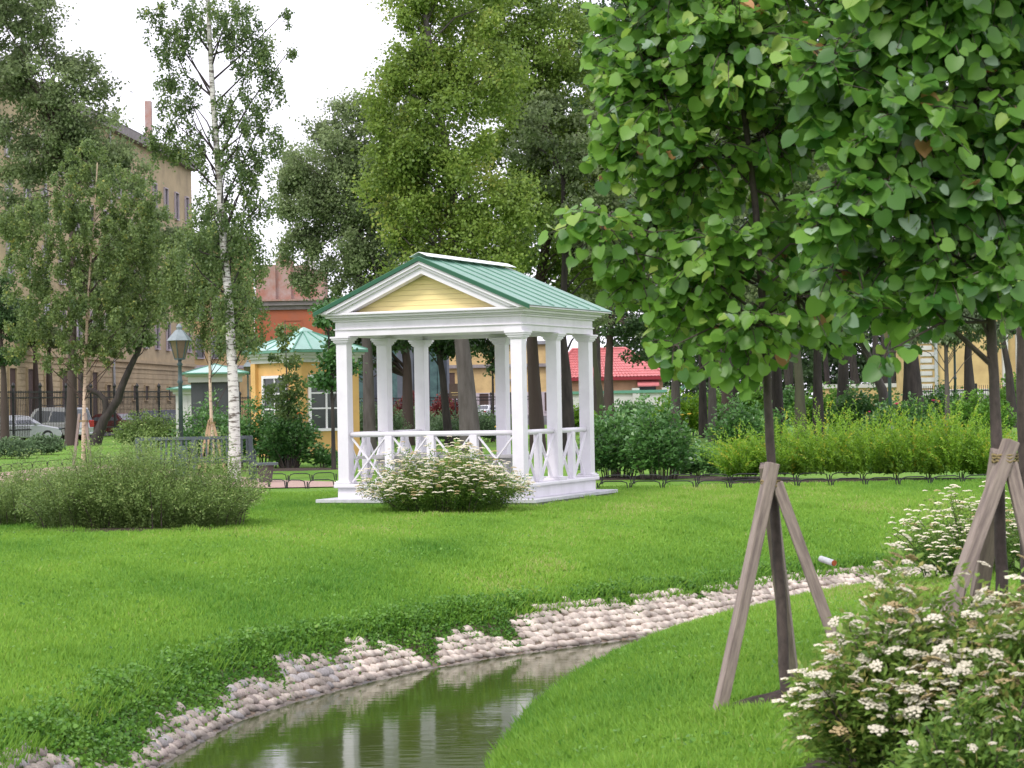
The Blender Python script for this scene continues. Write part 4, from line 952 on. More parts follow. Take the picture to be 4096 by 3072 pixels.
hoop_edge([gp(2390, 1945 + 18), gp(2900, 1948 + 12), gp(3500, 1938 + 10), gp(3980, 1925 + 10)], 12, 'black hoop edging on the lawn right of the pavilion, nearer of two lines')
hoop_edge([gp(2405, 1937), gp(2900, 1932), gp(3500, 1925), gp(3980, 1915)], 12, 'black hoop edging along the shrub bed right of the pavilion, farther of two lines')
hoop_edge([gp(1075, 1952), gp(1200, 1955), gp(1345, 1952)], 3, 'black hoop edging at the path just left of the pavilion, nearer line')
hoop_edge([gp(1060, 1926), gp(1200, 1926), gp(1345, 1920)], 3, 'black hoop edging beyond the path left of the pavilion, at the shrub bed')
hoop_edge([gp(-40, 1892), gp(120, 1872), gp(262, 1860), gp(440, 1850), gp(520, 1850)], 9, 'black hoop edging along the pink path at far left')

# ------------------------------------------------------------------ cars
def car(name, label, x, y, rz, col, L=4.4, Wd=1.75, H_=1.46, kind='sedan'):
    th = thing(name, label, 'car', (x, y, 0), rz, None)
    if kind == 'sedan':
        low = [(-L / 2, .35), (-L / 2 - .02, .62), (-L / 2 + .05, .92), (-L / 2 + .75, .98), (L / 2 - 1.2, .95), (L / 2 - .15, .75), (L / 2, .45), (L / 2 - .05, .25), (-L / 2 + .05, .25)]
        gh = [(-L / 2 + .62, .95), (-L / 2 + 1.15, H_ - .04), (-.1, H_), (.45, H_ - .06), (L / 2 - 1.1, .94)]
    else:
        low = [(-L / 2, .4), (-L / 2 - .02, .7), (-L / 2 + .02, 1.02), (L / 2 - 1.25, 1.02), (L / 2 - .12, .88), (L / 2, .5), (L / 2 - .05, .3), (-L / 2 + .05, .3)]
        gh = [(-L / 2 + .03, 1.0), (-L / 2 + .22, H_ - .05), (0, H_), (.5, H_ - .08), (L / 2 - 1.2, 1.0)]
    bm_ = MB().prism(low, -Wd / 2, Wd / 2).build('body', col, th, bevel=.07)
    n = len(gh); V = [(px, -Wd / 2 + .03 + (.17 if pz > 1.1 else 0), pz) for px, pz in gh] + [(px, Wd / 2 - .03 - (.17 if pz > 1.1 else 0), pz) for px, pz in gh]
    cab = MB().add(V, [tuple(range(n)), tuple(range(2 * n - 1, n - 1, -1))] + [(i, i + n, (i + 1) % n + n, (i + 1) % n) for i in range(n)]).build('cabin', col, th, bevel=.04)
    cx = sum(p[0] for p in gh) / n; zl = gh[0][1] + .04; zh = H_ - .12
    for sy in (-1, 1):      # side windows
        for (f0, f1) in ((.06, .44), (.48, .92)):
            xb = lambda f: gh[0][0] + .18 + (gh[-1][0] - gh[0][0] - .35) * f; xt = lambda f: gh[1][0] + .08 + (gh[3][0] - gh[1][0] - .1) * f
            yb_, yt = sy * (Wd / 2 - .022), sy * (Wd / 2 - .19)
            P = [(xb(f0), yb_, zl), (xb(f1), yb_, zl), (xt(f1), yt, zh), (xt(f0), yt, zh)]; P2 = [(a, b - sy * .02, c) for a, b, c in P]
            MB().add(P + P2, [(0, 1, 2, 3), (7, 6, 5, 4), (0, 4, 5, 1), (1, 5, 6, 2), (2, 6, 7, 3), (3, 7, 4, 0)]).build('side_window', M['carglass'], th)
    for (p, q, nm) in ((gh[0], gh[1], 'rear_window'), (gh[-1], gh[-2], 'windscreen')):
        sg = -1 if nm == 'rear_window' else 1; lerp = lambda t: (p[0] + (q[0] - p[0]) * t + sg * .022, p[1] + (q[1] - p[1]) * t + .012)
        a, b = lerp(.12), lerp(.88)
        MB().add([(a[0], -Wd / 2 + .12, a[1]), (a[0], Wd / 2 - .12, a[1]), (b[0], Wd / 2 - .27, b[1]), (b[0], -Wd / 2 + .27, b[1])], [(0, 1, 2, 3)]).build(nm, M['carglass'], th)
    for sy in (-1, 1):
        for xx in (-L / 2 + .82, L / 2 - .85):
            wh = MB().tube([(xx, sy * (Wd / 2 - .2), .32), (xx, sy * (Wd / 2 + .01), .32)], .32, 18).build('wheel', M['tyre'], th)
            MB().tube([(xx, sy * (Wd / 2 + .005), .32), (xx, sy * (Wd / 2 + .022), .32)], .2, 14).build('rim', M['silver'], wh)
        zt_ = .72 if kind == 'sedan' else .85; hh = .10 if kind == 'sedan' else .26
        MB().box(-L / 2 - .035, -L / 2 + .16, min(sy * (Wd / 2 - .32), sy * (Wd / 2 + .012)), max(sy * (Wd / 2 - .32), sy * (Wd / 2 + .012)), zt_ - hh * .5, zt_ + hh).build('tail_light', M['taillight'], th, bevel=.03)
        MB().box(L / 2 - .22, L / 2 - .02, min(sy * (Wd / 2 - .35), sy * (Wd / 2 + .008)), max(sy * (Wd / 2 - .35), sy * (Wd / 2 + .008)), .62, .76).build('headlight', M['carglass'], th, bevel=.03)
        MB().box(L / 2 - 1.55, L / 2 - 1.4, min(sy * Wd / 2, sy * (Wd / 2 + .18)), max(sy * Wd / 2, sy * (Wd / 2 + .18)), .93, 1.06).build('mirror', M['cardark'] if kind != 'sedan' else col, th, bevel=.03)
    MB().box(-L / 2 - .03, -L / 2 - .01, -.26, .26, .48, .60).build('number_plate', M['carwhite'], th)
    MB().box(-L / 2 - .06, -L / 2 + .2, -Wd / 2 + .02, Wd / 2 - .02, .30, .45).build('bumper', col, th, bevel=.05)
    return th
car('parked_car', 'silver saloon car seen from behind, leftmost behind the tall railings', xat(62, 112.5), 112.5, R(35), M['silver'], L=4.5)
th = car('parked_car', 'silver off-road car with roof rails and tall red tail lights', xat(195, 117), 117.5, R(146), M['silver'], L=4.7, Wd=1.85, H_=1.85, kind='suv')
for sy in (-.62, .62): MB().tube([(-1.9, sy, 1.86), (-1.7, sy, 1.93), (.2, sy, 1.95), (.4, sy, 1.86)], .025, 6).build('roof_rail', M['cardark'], th)
car('parked_car', 'dark red saloon car behind the leaning dark trunk', xat(430, 134), 134, R(160), M['carred'])
car('parked_car', 'black saloon car with pale windscreen between the leaning trunk and lamp', xat(565, 136), 136, R(12), M['cardark'])
car('parked_car', 'dark blue-grey car just left of the near street lamp', xat(690, 142), 142, R(10), M['carblue'], kind='suv', H_=1.6)
car('parked_car', 'white car seen through the pavilion, right of the notice board trunk', xat(1955, 232), 232, R(60), M['carwhite'])
th = thing('parked_van', 'white van with ribbed side behind the notice board', 'van', (xat(1828, 225), 225, 0), R(4))
MB().box(-.9, .9, 0, 4.6, .45, 2.15).build('body', M['carwhite'], th, bevel=.06)
for k in range(7): MB().box(-.82 + k * .25, -.74 + k * .25, -.03, 0, 1.15, 2.05).build('rib', M['silver'], th)
MB().box(-.88, .88, -.06, 0, .6, .95).build('bumper', M['carblue'], th)
for sx in (-.7, .7): MB().tube([(sx - .1, .6, .33), (sx + .1, .6, .33)], .33, 16).build('wheel', M['tyre'], th)
MB().box(-.75, .75, -.04, -.001, 1.1, 1.12).build('trim', M['silver'], th)

# ================================================================== BACKGROUND TREES
g_b = 'tall park trees behind the pavilion and limes'
tree('oak_tree', 'grey-green oak with crooked limbs against the sky, left of the pavilion roof', [(1478, 1690), (1470, 1400), (1440, 1150), (1425, 980), (1400, 820), (1370, 650)], .20, [(1300, 640, 200, 160), (1250, 780, 150, 130), (1450, 540, 190, 180), (1570, 420, 120, 120), (1530, 900, 170, 170), (1600, 1150, 120, 100), (1400, 1180, 110, 90), (1250, 1120, 80, 60), (1240, 830, 130, 170), (1430, 800, 190, 170), (1560, 700, 160, 200), (1350, 1000, 150, 130), (1480, 1130, 120, 130), (1180, 1010, 100, 110)], 75, 86000, .11, M['oak_leaf'], M['bark_gr'], limbs=70, clump=.42, flat=.8, tint0=.52, limb_base=.75)
tree('maple_tree', 'tall bright green maple rising directly behind the pavilion roof', [(1885, 1672), (1862, 1500), (1845, 1350), (1815, 1000), (1800, 700), (1740, 350), (1700, 60)], .27, [(1720, 200, 170, 190), (1660, 420, 180, 180), (1800, 520, 210, 200), (1700, 700, 210, 180), (1880, 780, 230, 180), (1720, 960, 200, 130), (1900, 1010, 230, 120), (1640, 1120, 120, 100), (1830, 20, 220, 200), (2000, 900, 180, 200), (1590, 270, 130, 110), (1600, 560, 140, 160), (1680, 40, 130, 120), (1950, 300, 180, 180), (1580, 760, 120, 120)], 60, 88000, .108, M['maple_leaf'], M['bark_gr'], limbs=60, clump=.48, flat=.85, tint0=.55)
tree('maple_tree', 'tall maple with thin upright trunk just left of the lime crown', [(2152, 1712), (2135, 1500), (2125, 1300), (2190, 950), (2180, 600), (2160, 250), (2150, -50)], .22, [(2150, 120, 240, 200), (2060, 350, 200, 180), (2250, 400, 220, 210), (2130, 650, 230, 190), (2300, 750, 220, 200), (2180, 960, 250, 150), (2380, 1080, 200, 170), (2030, 60, 180, 180)], 66, 90000, .11, M['maple_leaf'], M['bark_br'], limbs=40, clump=.45, flat=.85, tint0=.45)
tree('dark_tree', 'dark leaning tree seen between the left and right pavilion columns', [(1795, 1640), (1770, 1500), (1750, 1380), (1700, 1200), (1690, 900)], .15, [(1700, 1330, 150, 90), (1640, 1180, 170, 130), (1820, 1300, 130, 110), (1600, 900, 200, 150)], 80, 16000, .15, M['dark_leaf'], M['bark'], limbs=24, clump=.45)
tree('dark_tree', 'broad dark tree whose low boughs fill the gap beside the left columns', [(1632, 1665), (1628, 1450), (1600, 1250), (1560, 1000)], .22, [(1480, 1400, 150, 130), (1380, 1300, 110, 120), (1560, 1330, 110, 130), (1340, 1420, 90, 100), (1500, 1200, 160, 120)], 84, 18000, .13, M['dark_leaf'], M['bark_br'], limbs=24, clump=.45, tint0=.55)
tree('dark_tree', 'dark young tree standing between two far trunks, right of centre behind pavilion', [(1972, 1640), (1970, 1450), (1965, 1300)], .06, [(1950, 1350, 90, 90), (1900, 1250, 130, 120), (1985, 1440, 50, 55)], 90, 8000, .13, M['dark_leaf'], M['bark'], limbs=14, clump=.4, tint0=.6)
tree('park_tree', 'dark trunked tree just left of the right rear pavilion column', [(2275, 1703), (2265, 1500), (2250, 1350), (2260, 1000), (2250, 700)], .19, [(2300, 1250, 110, 110), (2260, 560, 260, 230), (2400, 900, 200, 200)], 64, 18000, .12, M['oak_leaf'], M['bark'], group=g_b, clump=.4)
tree('park_tree', 'slender leaning tree with olive bark against the red roof', [(2415, 1650), (2398, 1560), (2380, 1450), (2368, 1200), (2350, 900)], .14, [(2400, 1180, 120, 120), (2380, 650, 240, 200)], 72, 9000, .12, M['oak_leaf'], M['bark_moss'], group=g_b, clump=.4)
tree('park_tree', 'thick straight dark trunk in front of the red-roofed house', [(2434, 1640), (2434, 1500), (2440, 1350), (2460, 900), (2450, 400)], .20, [(2480, 1270, 150, 110), (2600, 1340, 140, 120), (2500, 300, 260, 300), (2600, 900, 260, 260)], 78, 24000, .13, M['dark_leaf'], M['bark_br'], group=g_b, clump=.45, tint0=.5)
tree('park_tree', 'grey trunk at the right end of the red-roofed house', [(2700, 1650), (2702, 1500), (2710, 1300), (2730, 900)], .20, [(2700, 1300, 160, 130), (2760, 1000, 260, 220)], 84, 12000, .14, M['oak_leaf'], M['bark_gr'], group=g_b, clump=.45)
for (u, v0, lean, Y, rad, bk, lab) in (
        (2812, 1660, 10, 88, .17, 'bark', 'thin dark trunk beside the green canopy roof'),
        (2850, 1680, 5, 80, .17, 'bark_gr', 'grey-barked trunk second right of the green canopy roof'),
        (2903, 1650, -6, 95, .22, 'bark_br', 'broad brown trunk left of the staked lime trunk'),
        (2940, 1655, -10, 92, .18, 'bark', 'dark trunk touching the broad brown one, left of the staked lime'),
        (3108, 1620, 8, 90, .26, 'bark', 'very dark thick trunk just right of the staked lime trunk'),
        (3203, 1680, 20, 76, .20, 'bark_moss', 'mossy green trunk between the two staked limes'),
        (3272, 1668, 4, 78, .20, 'bark', 'straight black trunk right of the mossy one'),
        (3366, 1602, -28, 98, .28, 'bark', 'dark trunk tapering left, in front of the low yellow wall')):
    tree('park_tree', lab, [(u, v0), (u - lean * .3, v0 - 150), (u - lean, v0 - 330), (u - lean * 2, v0 - 700), (u - lean * 2.5, v0 - 1200)], rad,
         [(u + 20, 1180 + rng.integers(-60, 60), 190, 150), (u - 30, 850, 230, 200), (u + 10, 450, 240, 260)], Y, 9500, .17, M['dark_leaf'] if rng.random() < .5 else M['oak_leaf'], M[bk], group=g_b, clump=.6, limbs=14)
tree('park_tree', 'dark tree leaning strongly left beside the lamp post', [(3562, 1650), (3530, 1560), (3480, 1450), (3440, 1300), (3400, 1100)], .23, [(3380, 1300, 170, 130), (3330, 1100, 200, 180)], 85, 9000, .17, M['dark_leaf'], M['bark_gr'], group=g_b, clump=.6, limbs=14, tint0=.3)
tree('park_tree', 'massive double dark trunk in front of the quoined house', [(3655, 1640), (3648, 1500), (3640, 1350), (3620, 1100)], .42, [(3650, 1120, 220, 160), (3600, 850, 260, 220)], 80, 9000, .17, M['dark_leaf'], M['bark'], group=g_b, clump=.6, limbs=14)
tree('park_tree', 'stout dark trunk in front of the pale yellow wall, right of the far lamp', [(3882, 1655), (3878, 1550), (3872, 1430), (3880, 1200)], .28, [(3900, 1150, 250, 150), (3950, 850, 280, 240)], 82, 9000, .17, M['oak_leaf'], M['bark'], group=g_b, clump=.6, limbs=14)
tree('park_tree', 'slender dark tree near the right edge, leaning towards the wall', [(4050, 1560), (4035, 1480), (4010, 1350), (3990, 1150)], .22, [(4030, 1150, 200, 170)], 100, 6000, .17, M['dark_leaf'], M['bark'], group=g_b, clump=.6, limbs=12)
tree('willow_tree', 'pale silvery willow foliage hanging before the quoined house', [(3790, 1600), (3785, 1450), (3780, 1300), (3760, 1100)], .08, [(3760, 1290, 170, 90), (3880, 1320, 130, 90), (3640, 1350, 80, 60), (3950, 1250, 120, 110), (3800, 1180, 200, 100)], 66, 16000, .13, M['willow_leaf'], M['bark_gr'], tmpl=LANCE, clump=.35, limbs=24, tint0=.5, hang=.5)
tree('conifer', 'dark conifer with sky showing through, between maple and lime crown tops', [(2390, 1640), (2385, 1200), (2370, 600), (2360, -100)], .2, [(2400, 60, 160, 60), (2440, 180, 170, 60), (2350, 250, 150, 50), (2420, 330, 160, 50), (2380, 430, 150, 50), (2420, 520, 150, 60), (2390, 640, 150, 70)], 110, 15000, .2, M['dark_leaf'], M['bark'], clump=.6, limbs=26, flat=.3)

# distant wood that closes the park on the right
th = tag(empty('distant_wood', (0, 0, 0)), 'dense dark wood closing the park behind all the trunks at right', 'woods', kind='stuff')
lobes = []
for k in range(34):
    u = 2480 + k * 52 + rng.uniform(-20, 20); Yw_ = rng.uniform(175, 205)
    for v, rv in ((1520, 90), (1410, 120), (1180, 150), (900, 200), (550, 260), (150, 280)):
        c = pt(u, v + rng.uniform(-60, 60), Yw_); lobes.append((c, (90 / F * Yw_, 2.5, rv / F * Yw_)))
for u in (1900, 1990, 2080, 2180, 2290, 2400):
    for v in (1120, 960):
        Yw_ = rng.uniform(120, 140); c = pt(u, v + rng.uniform(-40, 40), Yw_); lobes.append((c, (75 / F * Yw_, 2, 130 / F * Yw_)))
o_ = th
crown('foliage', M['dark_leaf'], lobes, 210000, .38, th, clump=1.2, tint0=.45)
bpy.data.objects[th.children[0].name]['kind'] = 'stuff'
mb = MB()
for k in range(40):
    u = rng.uniform(2650, 4120); Yw_ = rng.uniform(150, 172); p = pt(u, 1600, Yw_); mb.tube([(p[0], Yw_, 0), (p[0] + rng.uniform(-.6, .6), Yw_, 5), (p[0] + rng.uniform(-1, 1), Yw_, 14)], [rng.uniform(.15, .34), .2, .1], 7)
tag(mb.build('trunks', M['bark'], th), kind='stuff')

# ------------------------------------------------------------------ trees on the left
tree('oak_tree', 'big dark tree with forked pale upper trunk in front of the ochre building', [(285, 1775), (287, 1600), (290, 1450), (288, 1100), (290, 820), (285, 690), (240, 560)], .27,
     [(60, 120, 190, 170), (200, 330, 200, 130), (110, 560, 230, 150), (330, 430, 160, 120), (60, 800, 160, 150), (330, 620, 170, 110), (220, 560, 180, 110), (430, 620, 110, 80), (-40, 350, 160, 140), (100, 20, 160, 100), (480, 700, 120, 80), (330, 250, 110, 60)], 100, 52000, .17, M['oak_leaf'], M['bark_br'], limbs=70, clump=.62, flat=.8, tint0=.45, limb_base=.8)
tree('dark_tree', 'dark leaning tree with crooked bough bent over the street railings', [(375, 1770), (415, 1680), (470, 1600), (488, 1545), (520, 1470), (555, 1400), (590, 1250), (600, 1000)], .25, [(560, 1200, 140, 130), (480, 1330, 130, 80), (620, 960, 130, 140), (520, 1000, 130, 120), (430, 1150, 120, 120)], 99, 26000, .17, M['oak_leaf'], M['bark'], limbs=16, clump=.55, tint0=.4)
# its bough
th = [o for o in bpy.data.objects if o.get('label', '').startswith('dark leaning tree with crooked')][0]
o0 = np.array(th.location); bp_ = [pt(u, v, 99) - o0 for u, v in ((412, 1690), (425, 1640), (420, 1600), (395, 1575), (360, 1560), (330, 1545), (325, 1510), (345, 1470))]
MB().tube(bp_, [.17, .16, .15, .13, .12, .11, .1, .06], 8).build('bough', M['bark'], th, True)
tree('dark_tree', 'dark round tree at the far left edge above the parked cars', [(20, 1720), (15, 1500), (0, 1300)], .2, [(0, 1370, 90, 110), (40, 1280, 90, 90), (-40, 1200, 120, 120)], 104, 9000, .17, M['dark_leaf'], M['bark_br'], limbs=10, clump=.5, tint0=.55)
for (u, lab) in ((145, 'brown trunk second from left behind the railings'), (200, 'brown trunk forking low behind the railings'), (75, 'brown trunk nearest the left edge behind the railings')):
    tree('street_tree', lab, [(u, 1700), (u, 1560), (u - 4, 1440), (u - 6, 1250)], .26, [(u, 1330, 90, 60)], 137, 2500, .2, M['oak_leaf'], M['bark_br'], limbs=6, clump=.6)

def birch(name, label, trunk, rad, Y, lobes_px, n, leaf, bark, tint0=.45, strands=260, hang=1.0):
    """birch: pale trunk, thin upswept branches and hanging strands of small leaves"""
    tp = [pt(u, v, Y) for u, v in trunk]; z0 = hz(tp[0][0], Y); tp[0][2] = z0 - .05; o_ = tp[0].copy(); o_[2] = z0
    th = thing(name, label, 'tree', tuple(o_)); k = len(tp)
    tl = np.array([p - o_ for p in tp]); MB().tube(tl, [rad * (1 - .7 * i / (k - 1)) * (1.15 if i == 0 else 1) for i in range(k)], 12, cap=False).build('trunk', bark, th, True)
    vol = np.array([l[2] * l[3] for l in lobes_px], float); ns_ = np.maximum(3, (strands * vol / vol.sum()).astype(int)); per = max(4, n // ns_.sum())
    P = []; T_ = []; U_ = []; mb = MB(); zs = tl[:, 2]
    for (u, v, ru, rv), m_ in zip(lobes_px, ns_):
        c = pt(u, v, Y) - o_; r = np.array([ru, ru * .8, rv]) / F * Y
        st = c + unit(rnd(m_)) * rng.uniform(.1, 1, (m_, 1)) ** .5 * r
        ln = rng.uniform(.35, 1.0, m_) * r[2] * .75 * hang; tt = rng.normal(0, .13, m_)
        for i in range(m_):
            t = rng.uniform(0, 1, per); out_ = np.array([np.sign(st[i][0] - np.interp(st[i][2], zs, tl[:, 0])) * .3, 0, 0])
            q = st[i] + out_ * t[:, None] * ln[i] * .6 + np.stack([0 * t, 0 * t, -(t ** 1.4) * ln[i]], 1) + rnd(per) * (.045 + .03 * ln[i])
            P.append(q); T_.append(np.full(per, tt[i])); 
            if i % 17 == 0:
                a_z = max(st[i][2] - rng.uniform(0, .9) - rng.uniform(.2, 1.3) * abs(st[i][0] - np.interp(st[i][2], zs, tl[:, 0])) - .2, zs[-1] * .22); a_ = np.array([np.interp(a_z, zs, tl[:, 0]), np.interp(a_z, zs, tl[:, 1]), a_z])
                mid = (a_ + st[i]) / 2 + rng.normal(0, .10, 3); r0 = rad * .16 + .004; e_ = st[i] + out_ * ln[i] * .4 + (0, 0, -ln[i] * .7)
                mb.tube([a_, mid, st[i], e_], [r0, r0 * .6, r0 * .3, .003], 4, cap=False)
    P = np.concatenate(P); T_ = np.concatenate(T_); n = len(P)
    leaves('crown', M['birch_leaf'], QUAD, P, rnd(n) + (0, 0, -.9), rnd(n) + (0, -.3, .5), leaf * rng.uniform(.6, 1.25, n), tint0 + T_ + rng.normal(0, .15, n), th)
    mb.build('branches', M['bark'] if rad > .1 else M['bark_br'], th)
    return th
birch('birch_tree', 'tall old birch with thick white fissured trunk beside the bench', [(937, 1945), (938, 1750), (934, 1560), (925, 1400), (915, 1200), (895, 1000), (875, 700), (852, 400), (838, 150), (830, -80)], .135, 46,
      [(860, 60, 200, 130), (1000, 200, 120, 130), (700, 130, 110, 110), (720, 360, 120, 110), (960, 430, 130, 110), (650, 560, 80, 80), (760, 560, 110, 100), (1040, 560, 100, 110), (900, 640, 130, 100), (1020, 760, 100, 100), (880, 850, 140, 120), (960, 1000, 130, 130), (1080, 320, 60, 80), (620, 30, 70, 50), (900, 1180, 120, 90), (960, 1320, 90, 70), (820, 1020, 110, 90), (1150, 60, 30, 40), (1160, 180, 28, 40)], 32000, .07, M['birch'], tint0=.3, strands=560)
birch('birch_tree', 'young birch with two grey stakes, dense crown over the street railings', [(333, 1875), (335, 1700), (340, 1500), (350, 1250), (362, 1050), (378, 860), (390, 650)], .06, 58,
      [(370, 620, 130, 90), (300, 780, 190, 120), (450, 760, 180, 130), (200, 900, 190, 130), (400, 940, 240, 130), (570, 900, 140, 130), (130, 1050, 170, 130), (330, 1100, 230, 130), (540, 1080, 170, 130), (180, 1230, 180, 120), (380, 1270, 220, 120), (90, 1330, 130, 100), (300, 1400, 170, 90), (500, 1240, 130, 100), (60, 900, 110, 120), (430, 1370, 100, 80), (640, 1060, 110, 120), (660, 1230, 90, 90)], 56000, .080, M['birch_y'], tint0=.5, strands=760, hang=.55)
birch('birch_tree', 'slim tan-barked birch with pale stakes standing behind the bench', [(853, 1880), (850, 1760), (842, 1600), (838, 1400), (840, 1250), (850, 1050), (860, 850)], .05, 53,
      [(850, 900, 130, 110), (930, 1050, 150, 120), (760, 1080, 120, 130), (860, 1200, 170, 120), (980, 1230, 100, 110), (760, 1200, 70, 70), (880, 1330, 140, 80), (1000, 1350, 70, 70), (780, 1000, 130, 110), (690, 1120, 70, 90)], 24000, .072, M['birch_y'], tint0=.48, strands=460)
def stakes(name, label, Y, legs, w_, mat, rope=None, group=None, dy=None):
    """legs: ((u, v) foot, (u, v) head) pairs"""
    f0 = pt(*legs[0][0], Y); th = thing(name, label, 'tree stakes', (f0[0], Y, hz(f0[0], Y)), 0, group); o_ = np.array(th.location)
    for k, (ft, hd) in enumerate(legs):
        d_ = (dy[k] if dy else 0); a_ = pt(*ft, Y + d_); b_ = pt(*hd, Y + (d_ * .12)); g_ = hz(a_[0], a_[1])
        if a_[2] > g_: a_ = a_ + (a_ - b_) * (a_[2] - g_ + .05) / max(.1, b_[2] - a_[2])
        A_, B_ = Vector(a_ - o_), Vector(b_ - o_); L_ = (B_ - A_).length; so = MB().box(-w_ / 2, w_ / 2, -w_ * .4, w_ * .4, 0, L_).build('stake', mat, th, bevel=w_ * .06)
        so.location = A_; so.rotation_euler = (B_ - A_).to_track_quat('Z', 'Y').to_euler()
    if rope:
        for (u, v, r_) in rope:
            c = pt(u, v, Y) - o_; n = 18
            for k, dz in enumerate((-.012, .006, .02)):
                pts = [(c[0] + r_ * math.cos(2 * math.pi * i / n), c[1] + r_ * .9 * math.sin(2 * math.pi * i / n), c[2] + dz + .006 * math.sin(3 * i + k)) for i in range(n + 1)]
                MB().tube(pts, .006, 5, cap=False).build('rope', M['rope'], th, True)
    return th
stakes('tree_stakes', 'two pale stakes tied to the young birch above the big bush', 57.6, [((292, 1885), (318, 1655)), ((362, 1840), (342, 1652))], .085, M['stake'], [(335, 1685, .13)])
stakes('tree_stakes', 'tan stakes spread at the foot of the slim birch by the bench', 52.6, [((826, 1830), (843, 1672)), ((900, 1880), (852, 1690)), ((812, 1800), (838, 1680))], .075, M['stake_tan'], [(847, 1692, .10)])

# ================================================================== SHRUBS IN THE BEDS
lil = lambda lab, u, v, wpx, hpx, nsh=150, nl=26, ls=.085, mat='lilac_leaf', **k: shoots_bush('lilac_bush', lab, 'shrub', gp(u, v), 1.3 * wpx / F * gp(u, v)[1], .7 * wpx / F * gp(u, v)[1] + .2, 1.22 * hpx / F * gp(u, v)[1], int(nsh * 1.0), nl, ls * 1.15, M[mat], **k)
lil('glossy lilac bush immediately right of the pavilion, pale stems at its foot', 2460, 1915, 125, 235, 190, 30, spread=.5, fluff=.9)
lil('glossy lilac bush second right of the pavilion', 2640, 1918, 115, 260, 170, 30, spread=.5, fluff=.9)
lil('small lilac bush between the big lilac and the yellow-green hedge', 2800, 1905, 85, 110, 80, 22, fluff=.9)
lil('dark glossy lilac bush left of the pavilion with open lower stems', 1160, 1872, 105, 235, 190, 28, ls=.09, fluff=.9, spread=.3)
lil('low dark shrub close to the left pavilion column', 1295, 1870, 50, 75, 50, 20)
lil('dense lilac bush behind the right end of the bench', 1010, 1872, 105, 235, 160, 28, spread=.7, fluff=.9)
lil('dense lilac bush behind the bench, between the lamp and thick birch', 835, 1872, 120, 235, 150, 28, spread=.7, fluff=.9)
lil('glossy lilac bush with pale leaves behind the staked lime trunk', 2960, 1800, 110, 170, 140, 26, ls=.10, fluff=.9)
lil('lilac bush half hidden behind the lime trunk and hedge', 3080, 1790, 60, 150, 70, 24, ls=.1)
fine = lambda lab, u, v, wpx, hpx, mat='bush_grey', nsh=260, nl=26, ls=.05, cat='shrub', name='shrub', **k: shoots_bush(name, lab, cat, gp(u, v), 1.35 * wpx / F * gp(u, v)[1], .7 * wpx / F * gp(u, v)[1] + .2, 1.3 * hpx / F * gp(u, v)[1], int(nsh * 1.5), nl, ls * gp(u, v)[1] / 48, M[mat], spread=.6, **k)
fine('soft grey-green bush seen left of the first pavilion column', 1330, 1790, 95, 150)
fine('soft grey-green bush between the first two pavilion columns', 1490, 1790, 120, 145)
fine('grey-green bush behind the middle of the pavilion', 1680, 1770, 130, 105)
fine('mid green bush behind the right half of the front railing', 1880, 1770, 130, 100, tint0=.3)
fine('low green bush with yellow flowers near the rear pavilion column', 2010, 1760, 80, 85, 'bush_lime', tint0=.3)
fine('reddish barberry bush right of the second pavilion column', 1800, 1710, 85, 100, 'red_leaf', nsh=200)
fine('reddish barberry bush between the second and third pavilion columns', 1640, 1715, 75, 105, 'red_leaf', nsh=180)
fine('pale green bush between the dark trunks behind the right railing', 2330, 1740, 60, 90, 'bush_lime', tint0=.25)
fine('olive bush behind the left railings and bench', 600, 1790, 120, 110, 'bush_olive')
fine('low grey-green hedge bush at the far left before the railings', 40, 1835, 80, 62, 'bush_grey', tint0=.35)
fine('low grey-green bush left of the young birch before the railings', 165, 1820, 75, 58, 'bush_grey', tint0=.35)
for (u, v, wp, hp, mt, lab) in ((2560, 1740, 130, 110, 'lilac_leaf', 'green bush below the grey boundary wall'), (2720, 1745, 100, 140, 'bush_lime', 'bush with orange and yellow flowers right of the boundary wall'),
                                (2840, 1720, 90, 120, 'clover', 'bright bush between thin trunks, right of the boundary wall'), (3010, 1700, 90, 120, 'clover', 'bright green bush in the shade left of the thick dark trunk'),
                                (3170, 1700, 80, 110, 'lilac_leaf', 'dark bush at the foot of the mossy trunk'), (3320, 1720, 130, 130, 'clover', 'rose bush below the low yellow wall'),
                                (3450, 1740, 120, 150, 'lilac_leaf', 'rose bush at the foot of the leaning tree'), (3600, 1760, 120, 130, 'lilac_leaf', 'rose bush with crimson flower beside the lamp post'),
                                (3760, 1745, 130, 150, 'lilac_leaf', 'rose bush with two crimson flowers before the railings'), (3920, 1760, 120, 150, 'clover', 'rose bush right of the far lamp pedestal'),
                                (4060, 1700, 90, 150, 'clover', 'bright green bush at the right edge in front of the wall')):
    fine(lab, u, v, wp, hp, mt, ls=.075, nsh=200, nl=22)
